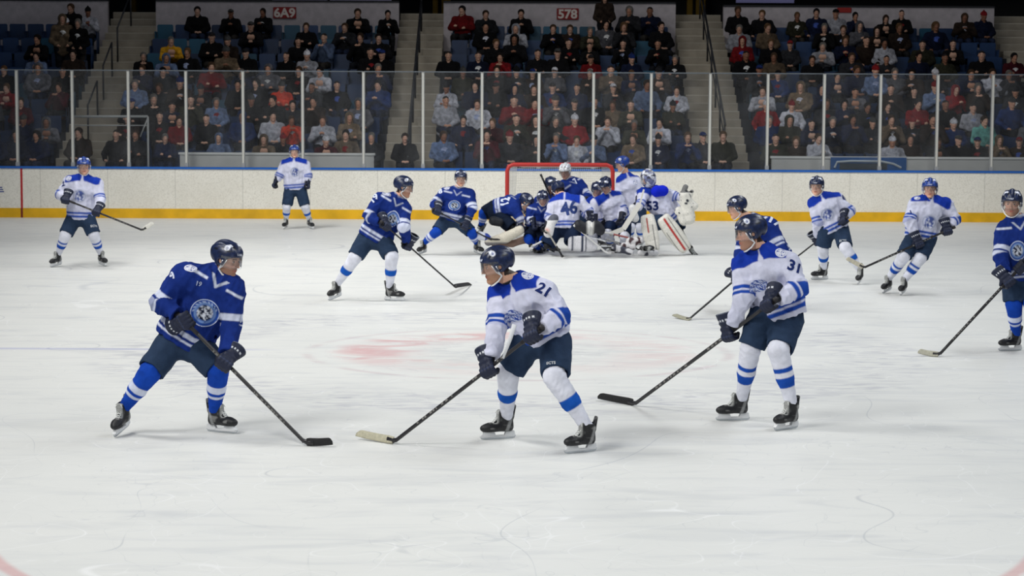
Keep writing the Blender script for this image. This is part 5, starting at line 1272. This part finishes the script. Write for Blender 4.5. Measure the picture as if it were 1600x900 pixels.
OVR = [(102, 50, 'tan', 'standing', 'hood'), (140, 52, 'black', 'standing', 'long_hair'), (128, 70, 'maroon', '', 'hair'), (62, 82, 'pale blue', '', 'hair'), (84, 86, 'grey', '', 'hair'), (117, 84, 'dark brown', '', 'hair'), (68, 62, 'black', '', 'hair'),
    (267, 66, 'yellow', 'leaning', 'hair'), (310, 16, 'black', '', 'hair'), (362, 18, 'black', '', 'peaked_cap'), (412, 15, 'black', '', 'hair'), (212, 88, 'black', '', 'hair'), (331, 110, 'red', '', 'hair'), (348, 112, 'maroon', '', 'beanie'), (260, 100, 'pale blue', '', 'hood'), (385, 85, 'black', '', 'peaked_cap'),
    (38, 192, 'navy', '', 'beanie'), (18, 140, 'red', '', 'hair'), (34, 158, 'maroon', '', 'hair'), (60, 178, 'red', '', 'hood'), (96, 186, 'grey', '', 'hood'), (62, 122, 'grey', '', 'hood'), (152, 205, 'black', '', 'hair'), (182, 203, 'black', '', ''), (212, 212, 'dark grey', '', 'hair'), (212, 146, 'pale blue', '', 'hair'),
    (282, 132, 'dark brown', '', 'beanie'), (318, 130, 'black', '', 'beanie'), (338, 156, 'pale blue', '', 'hair'), (360, 156, 'blue', '', 'hair'), (378, 190, 'blue', '', 'hood'), (250, 178, 'black', '', ''), (258, 216, 'navy', '', 'hair'), (280, 184, 'red', '', 'hair'), (342, 212, 'pale blue', '', 'hood'), (354, 182, 'olive', '', 'hair'),
    (440, 140, 'orange', '', 'beanie'), (455, 188, 'orange', '', 'hair'), (405, 190, 'white', '', 'hair'), (426, 192, 'white', '', 'hair'), (413, 213, 'tan', '', 'hood'), (420, 105, 'grey', '', 'hood'), (504, 200, 'white', 'clasped', 'hair'), (486, 178, 'navy', '', ''), (520, 178, 'dark grey', '', ''), (526, 152, 'black', '', ''), (490, 160, 'dark brown', '', 'hair'), (545, 182, 'tan', '', 'hood'), (560, 160, 'grey', '', 'hood'), (505, 112, 'white', 'leaning', 'hair'), (507, 78, 'pale blue', 'chin', ''), (448, 82, 'black', '', ''), (480, 92, 'white', '', 'beanie'), (466, 56, 'black', '', ''), (486, 58, 'black', '', ''), (504, 56, 'grey', '', ''), (590, 118, 'navy', '', 'hair'), (592, 138, 'blue', '', 'hair'), (580, 206, 'dark grey', '', 'hair'),
    (558, 18, 'black', '', 'hair'), (580, 20, 'dark brown', '', 'hair'), (606, 14, 'black', '', 'hair'), (578, 90, 'black', '', ''), (607, 90, 'black', '', 'peaked_cap'), (540, 206, 'tan', '', 'hair'),
    (721, 18, 'red', '', 'hair'), (757, 14, 'dark grey', '', 'hair'), (757, 44, 'black', '', 'hair'), (699, 88, 'black', '', ''), (722, 104, 'olive', '', 'beanie'), (780, 98, 'red', 'chin', 'hair'), (694, 152, 'white', '', 'beanie'), (692, 176, 'white', '', ''), (723, 182, 'navy', '', 'hair'), (745, 164, 'white', '', 'hair'), (770, 174, 'dark brown', '', 'hair'), (802, 156, 'red', '', ''), (760, 218, 'maroon', '', 'hair'), (735, 216, 'grey', '', 'hair'), (795, 206, 'dark grey', '', 'beanie'), (690, 216, 'pale blue', '', 'hair'),
    (941, 14, 'dark brown', 'standing', 'hood'), (980, 18, 'dark grey', '', 'long_hair'), (1012, 14, 'navy', '', ''), (812, 26, 'black', '', 'hair'), (888, 42, 'dark brown', '', 'hair'), (886, 56, 'black', '', ''), (920, 60, 'black', '', ''), (971, 64, 'black', '', ''), (1025, 56, 'black', '', ''), (838, 88, 'black', '', ''), (869, 94, 'black', '', 'peaked_cap'), (921, 98, 'red', '', 'peaked_cap'), (952, 106, 'tan', '', ''), (984, 98, 'navy', '', 'beanie'), (1052, 84, 'black', '', 'hair'), (1022, 104, 'dark brown', '', 'beanie'), (1055, 130, 'white', '', 'hair'), (1008, 134, 'pale blue', 'apart', 'hair'), (804, 156, 'red', '', ''), (866, 156, 'grey', '', 'beanie'), (900, 148, 'navy', '', ''), (948, 190, 'white', '', 'hair'), (956, 160, 'tan', '', 'hair'), (900, 206, 'white', 'apart', 'hair'), (868, 208, 'pale blue', '', 'hair'), (884, 208, 'white', '', 'beanie'), (812, 206, 'blue', '', ''), (920, 128, 'dark brown', '', 'hair'), (1032, 182, 'white', '', 'hair'), (986, 176, 'olive', '', ''), (990, 196, 'olive', '', 'hair'), (988, 230, 'tan', '', 'hair'), (1082, 230, 'blue', '', 'hair'), (1060, 206, 'navy', '', 'hair'),
    (1150, 72, 'red', '', 'hood'), (1148, 22, 'black', '', 'hair'), (1186, 20, 'black', '', 'hair'), (1144, 48, 'white', '', 'hair'), (1172, 58, 'navy', '', 'beanie'), (1154, 94, 'black', '', ''), (1240, 14, 'olive', '', 'hair'), (1270, 16, 'navy', '', 'hair'), (1300, 14, 'white', '', 'peaked_cap'), (1330, 14, 'navy', '', 'hair'), (1354, 14, 'grey', '', 'hair'), (1376, 20, 'black', '', 'long_hair'), (1402, 14, 'black', '', ''), (1500, 16, 'dark brown', '', 'long_hair'), (1282, 68, 'white', '', 'hair'), (1380, 82, 'dark grey', '', ''), (1400, 96, 'grey', '', 'hood'), (1430, 92, 'navy', '', 'hair'), (1482, 66, 'black', '', ''), (1528, 90, 'black', '', ''), (1580, 96, 'maroon', '', 'hair'), (1488, 134, 'red', '', 'hood'), (1516, 155, 'white', '', ''), (1534, 180, 'teal', '', 'hair'), (1456, 140, 'pale blue', '', 'beanie'), (1424, 146, 'black', '', ''), (1388, 148, 'dark brown', '', ''), (1430, 176, 'red', '', 'hair'), (1234, 176, 'white', '', 'beanie'), (1262, 180, 'navy', '', ''), (1282, 190, 'dark grey', '', ''), (1366, 152, 'grey', '', 'beanie'), (1360, 184, 'dark grey', '', 'beanie'), (1392, 226, 'white', '', 'beanie'), (1276, 216, 'white', '', 'hair'), (1420, 206, 'dark brown', '', 'hair'), (1558, 208, 'tan', '', 'hood'), (1576, 176, 'blue', '', 'beanie'), (1582, 150, 'dark grey', '', 'beanie'), (1330, 132, 'grey', '', ''), (1116, 210, 'tan', '', 'beanie'), (1210, 206, 'olive', '', '')]
rr = random.Random(11); occ = {}; people = []
def prow(y): return int(np.clip(round((213.5 - y) / 24.4), 0, 8))
def sect_of(x):
    for i, (a, b) in enumerate(SECT):
        if a - .12 <= x <= b + .12: return i
    return None
for x, y, col, pose, ht in OVR:
    r = prow(y + (12 if pose == 'standing' else 0)); X = (x - 800) / F_PX * rowY(r); s = sect_of(X)
    if s is None: continue
    if any(rr_ == r and abs(X - X_) < .44 for (_, rr_, X_, *_) in people): continue
    X = float(np.clip(X, SECT[s][0] + .25, SECT[s][1] - .25)); people.append((s, r, X, col, pose, ht))
cands = [(s, r, X) for s, r, X in SEATS if not any(r2 == r and abs(X - X2) < .46 for (_, r2, X2, *_) in people)]
def prob(s, r, x):
    if s == 0: return .0 if (r >= 5 and x < 95) else .62
    if s == 1: return (.90, .92, .92, .9, .72, .55, .42, .18, .14)[r]
    if s == 2: return (.94, .94, .94, .9, .82, .62, .42, .34, .20)[r]
    if s == 3: return (.94, .94, .92, .92, .85, .66, .66, .60, .45)[r] if x < 1420 else (.9, .9, .9, .82, .75, .45, .30, .12, .06)[r]
    return .75
for s, r, X in cands:
    if r >= 7 and (418 < 800 + X * F_PX / rowY(r) < 472): continue
    if rr.random() < prob(s, r, 800 + X * F_PX / rowY(r)):
        t = rr.random() * sum(p[2] for p in PAL)
        for p in PAL:
            t -= p[2]
            if t < 0: break
        people.append((s, r, X + rr.uniform(-.05, .05), p[0], '', None))
extra = [(632, 'black', 'hair'), (124, 'dark brown', 'hair'), (1096, 'dark grey', 'peaked_cap'), (1128, 'olive', 'hair')]
for x, col, ht in extra: people.append((9, 0, (x - 800) / F_PX * 50.3, col, 'lap', ht))
people = people[:298] if len(people) > 298 else people
BLK = {0: 'far left block', 1: 'block left of the net', 2: 'block behind the net', 3: 'block right of the net', 4: 'far right block', 9: 'aisles'}
cnt = {}; people.sort(key=lambda p: (p[0], p[1], p[2]))
SK = [(1, 1, 1), (.92, .86, .82), (1.05, 1, .98), (.8, .68, .6), (.95, .92, .9), (.45, .34, .28)]
HC = [(24, 18, 16), (44, 32, 24), (62, 46, 34), (96, 92, 88), (18, 16, 18), (84, 62, 42)]
for s, r, X, col, pose, ht in people:
    pose = pose or rr.choice(['lap', 'lap', 'crossed', 'clasped', 'apart', 'leaning', 'chin', 'lap', 'clasped'])
    if ht is None: ht = rr.choice(['hair', 'hair', 'hair', 'long_hair', 'beanie', 'peaked_cap', 'hood', 'hair', ''])
    d = POSES[pose]; cnt[(s, r)] = cnt.get((s, r), 0) + 1; n = cnt[(s, r)]
    hn = {'hair': 'short hair', 'long_hair': 'long hair', 'beanie': 'beanie', 'peaked_cap': 'cap', 'hood': 'hood', '': 'bald head'}[ht]
    bl = {0: 'leftmost block', 1: 'left block', 2: 'block behind net', 3: 'right block', 4: 'rightmost block'}.get(s)
    row = 'front row' if r == 0 else 'top row' if r == 8 else ORD[r + 1] + ' row'
    where = f'{bl}, {row}, {ORD[n]} from left' if s != 9 else f'seated on aisle steps, {ORD[n]} from left'
    ps = '' if s in (0, 4, 9) else {'leaning': 'leaning ', 'standing': 'standing ', 'chin': 'pensive ', 'crossed': 'cross-armed '}.get(pose, '')
    o = empty('person', (X, rowY(r) + (.02 if pose != 'standing' else -.1), rowZ(r)), f'{ps}spectator in {col} jacket, {hn}, {where}', 'person', 'spectators in the stands')
    o.rotation_euler = (0, 0, rr.uniform(-.3, .3)); sc = rr.uniform(.93, 1.05); o.scale = (sc * rr.uniform(.95, 1.12), sc, sc)
    b_ = link('body', d['body'], o); k = rr.choice(SK); b_.color = (*(A(k) * (.82 if r < 5 else .6)), 1)  # skin darkened in colour for the dim upper rows
    j = link('jacket', d['jacket'], o); kk = rr.uniform(.6, 1.1) * (.9 if r < 5 else .6); j.color = (*np.clip(lin(COLD[col]) * kk, 0, .85), 1)  # upper-row jackets also carry the dimmer light in their colour
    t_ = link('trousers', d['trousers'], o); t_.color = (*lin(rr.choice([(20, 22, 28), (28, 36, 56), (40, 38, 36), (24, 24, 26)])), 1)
    if ht:
        h_ = link(ht, HATS[ht], o); h_.location = tuple(d['head'])
        h_.color = (*lin(rr.choice(HC)), 1) if 'hair' in ht else (*(A(j.color[:3]) * .9 if ht == 'hood' else lin(rr.choice([(30, 30, 34), (24, 40, 90), (190, 190, 196), (120, 26, 30), (60, 60, 60), (16, 16, 18)]))), 1)
    if rr.random() < .42:
        c_ = link('chest_print', PRINT[pose], o); c_.color = (*lin(rr.choice([(190, 190, 200), (150, 160, 190), (120, 30, 34), (200, 200, 200), (60, 80, 150)])), 1)
print('PEOPLE', len(people))
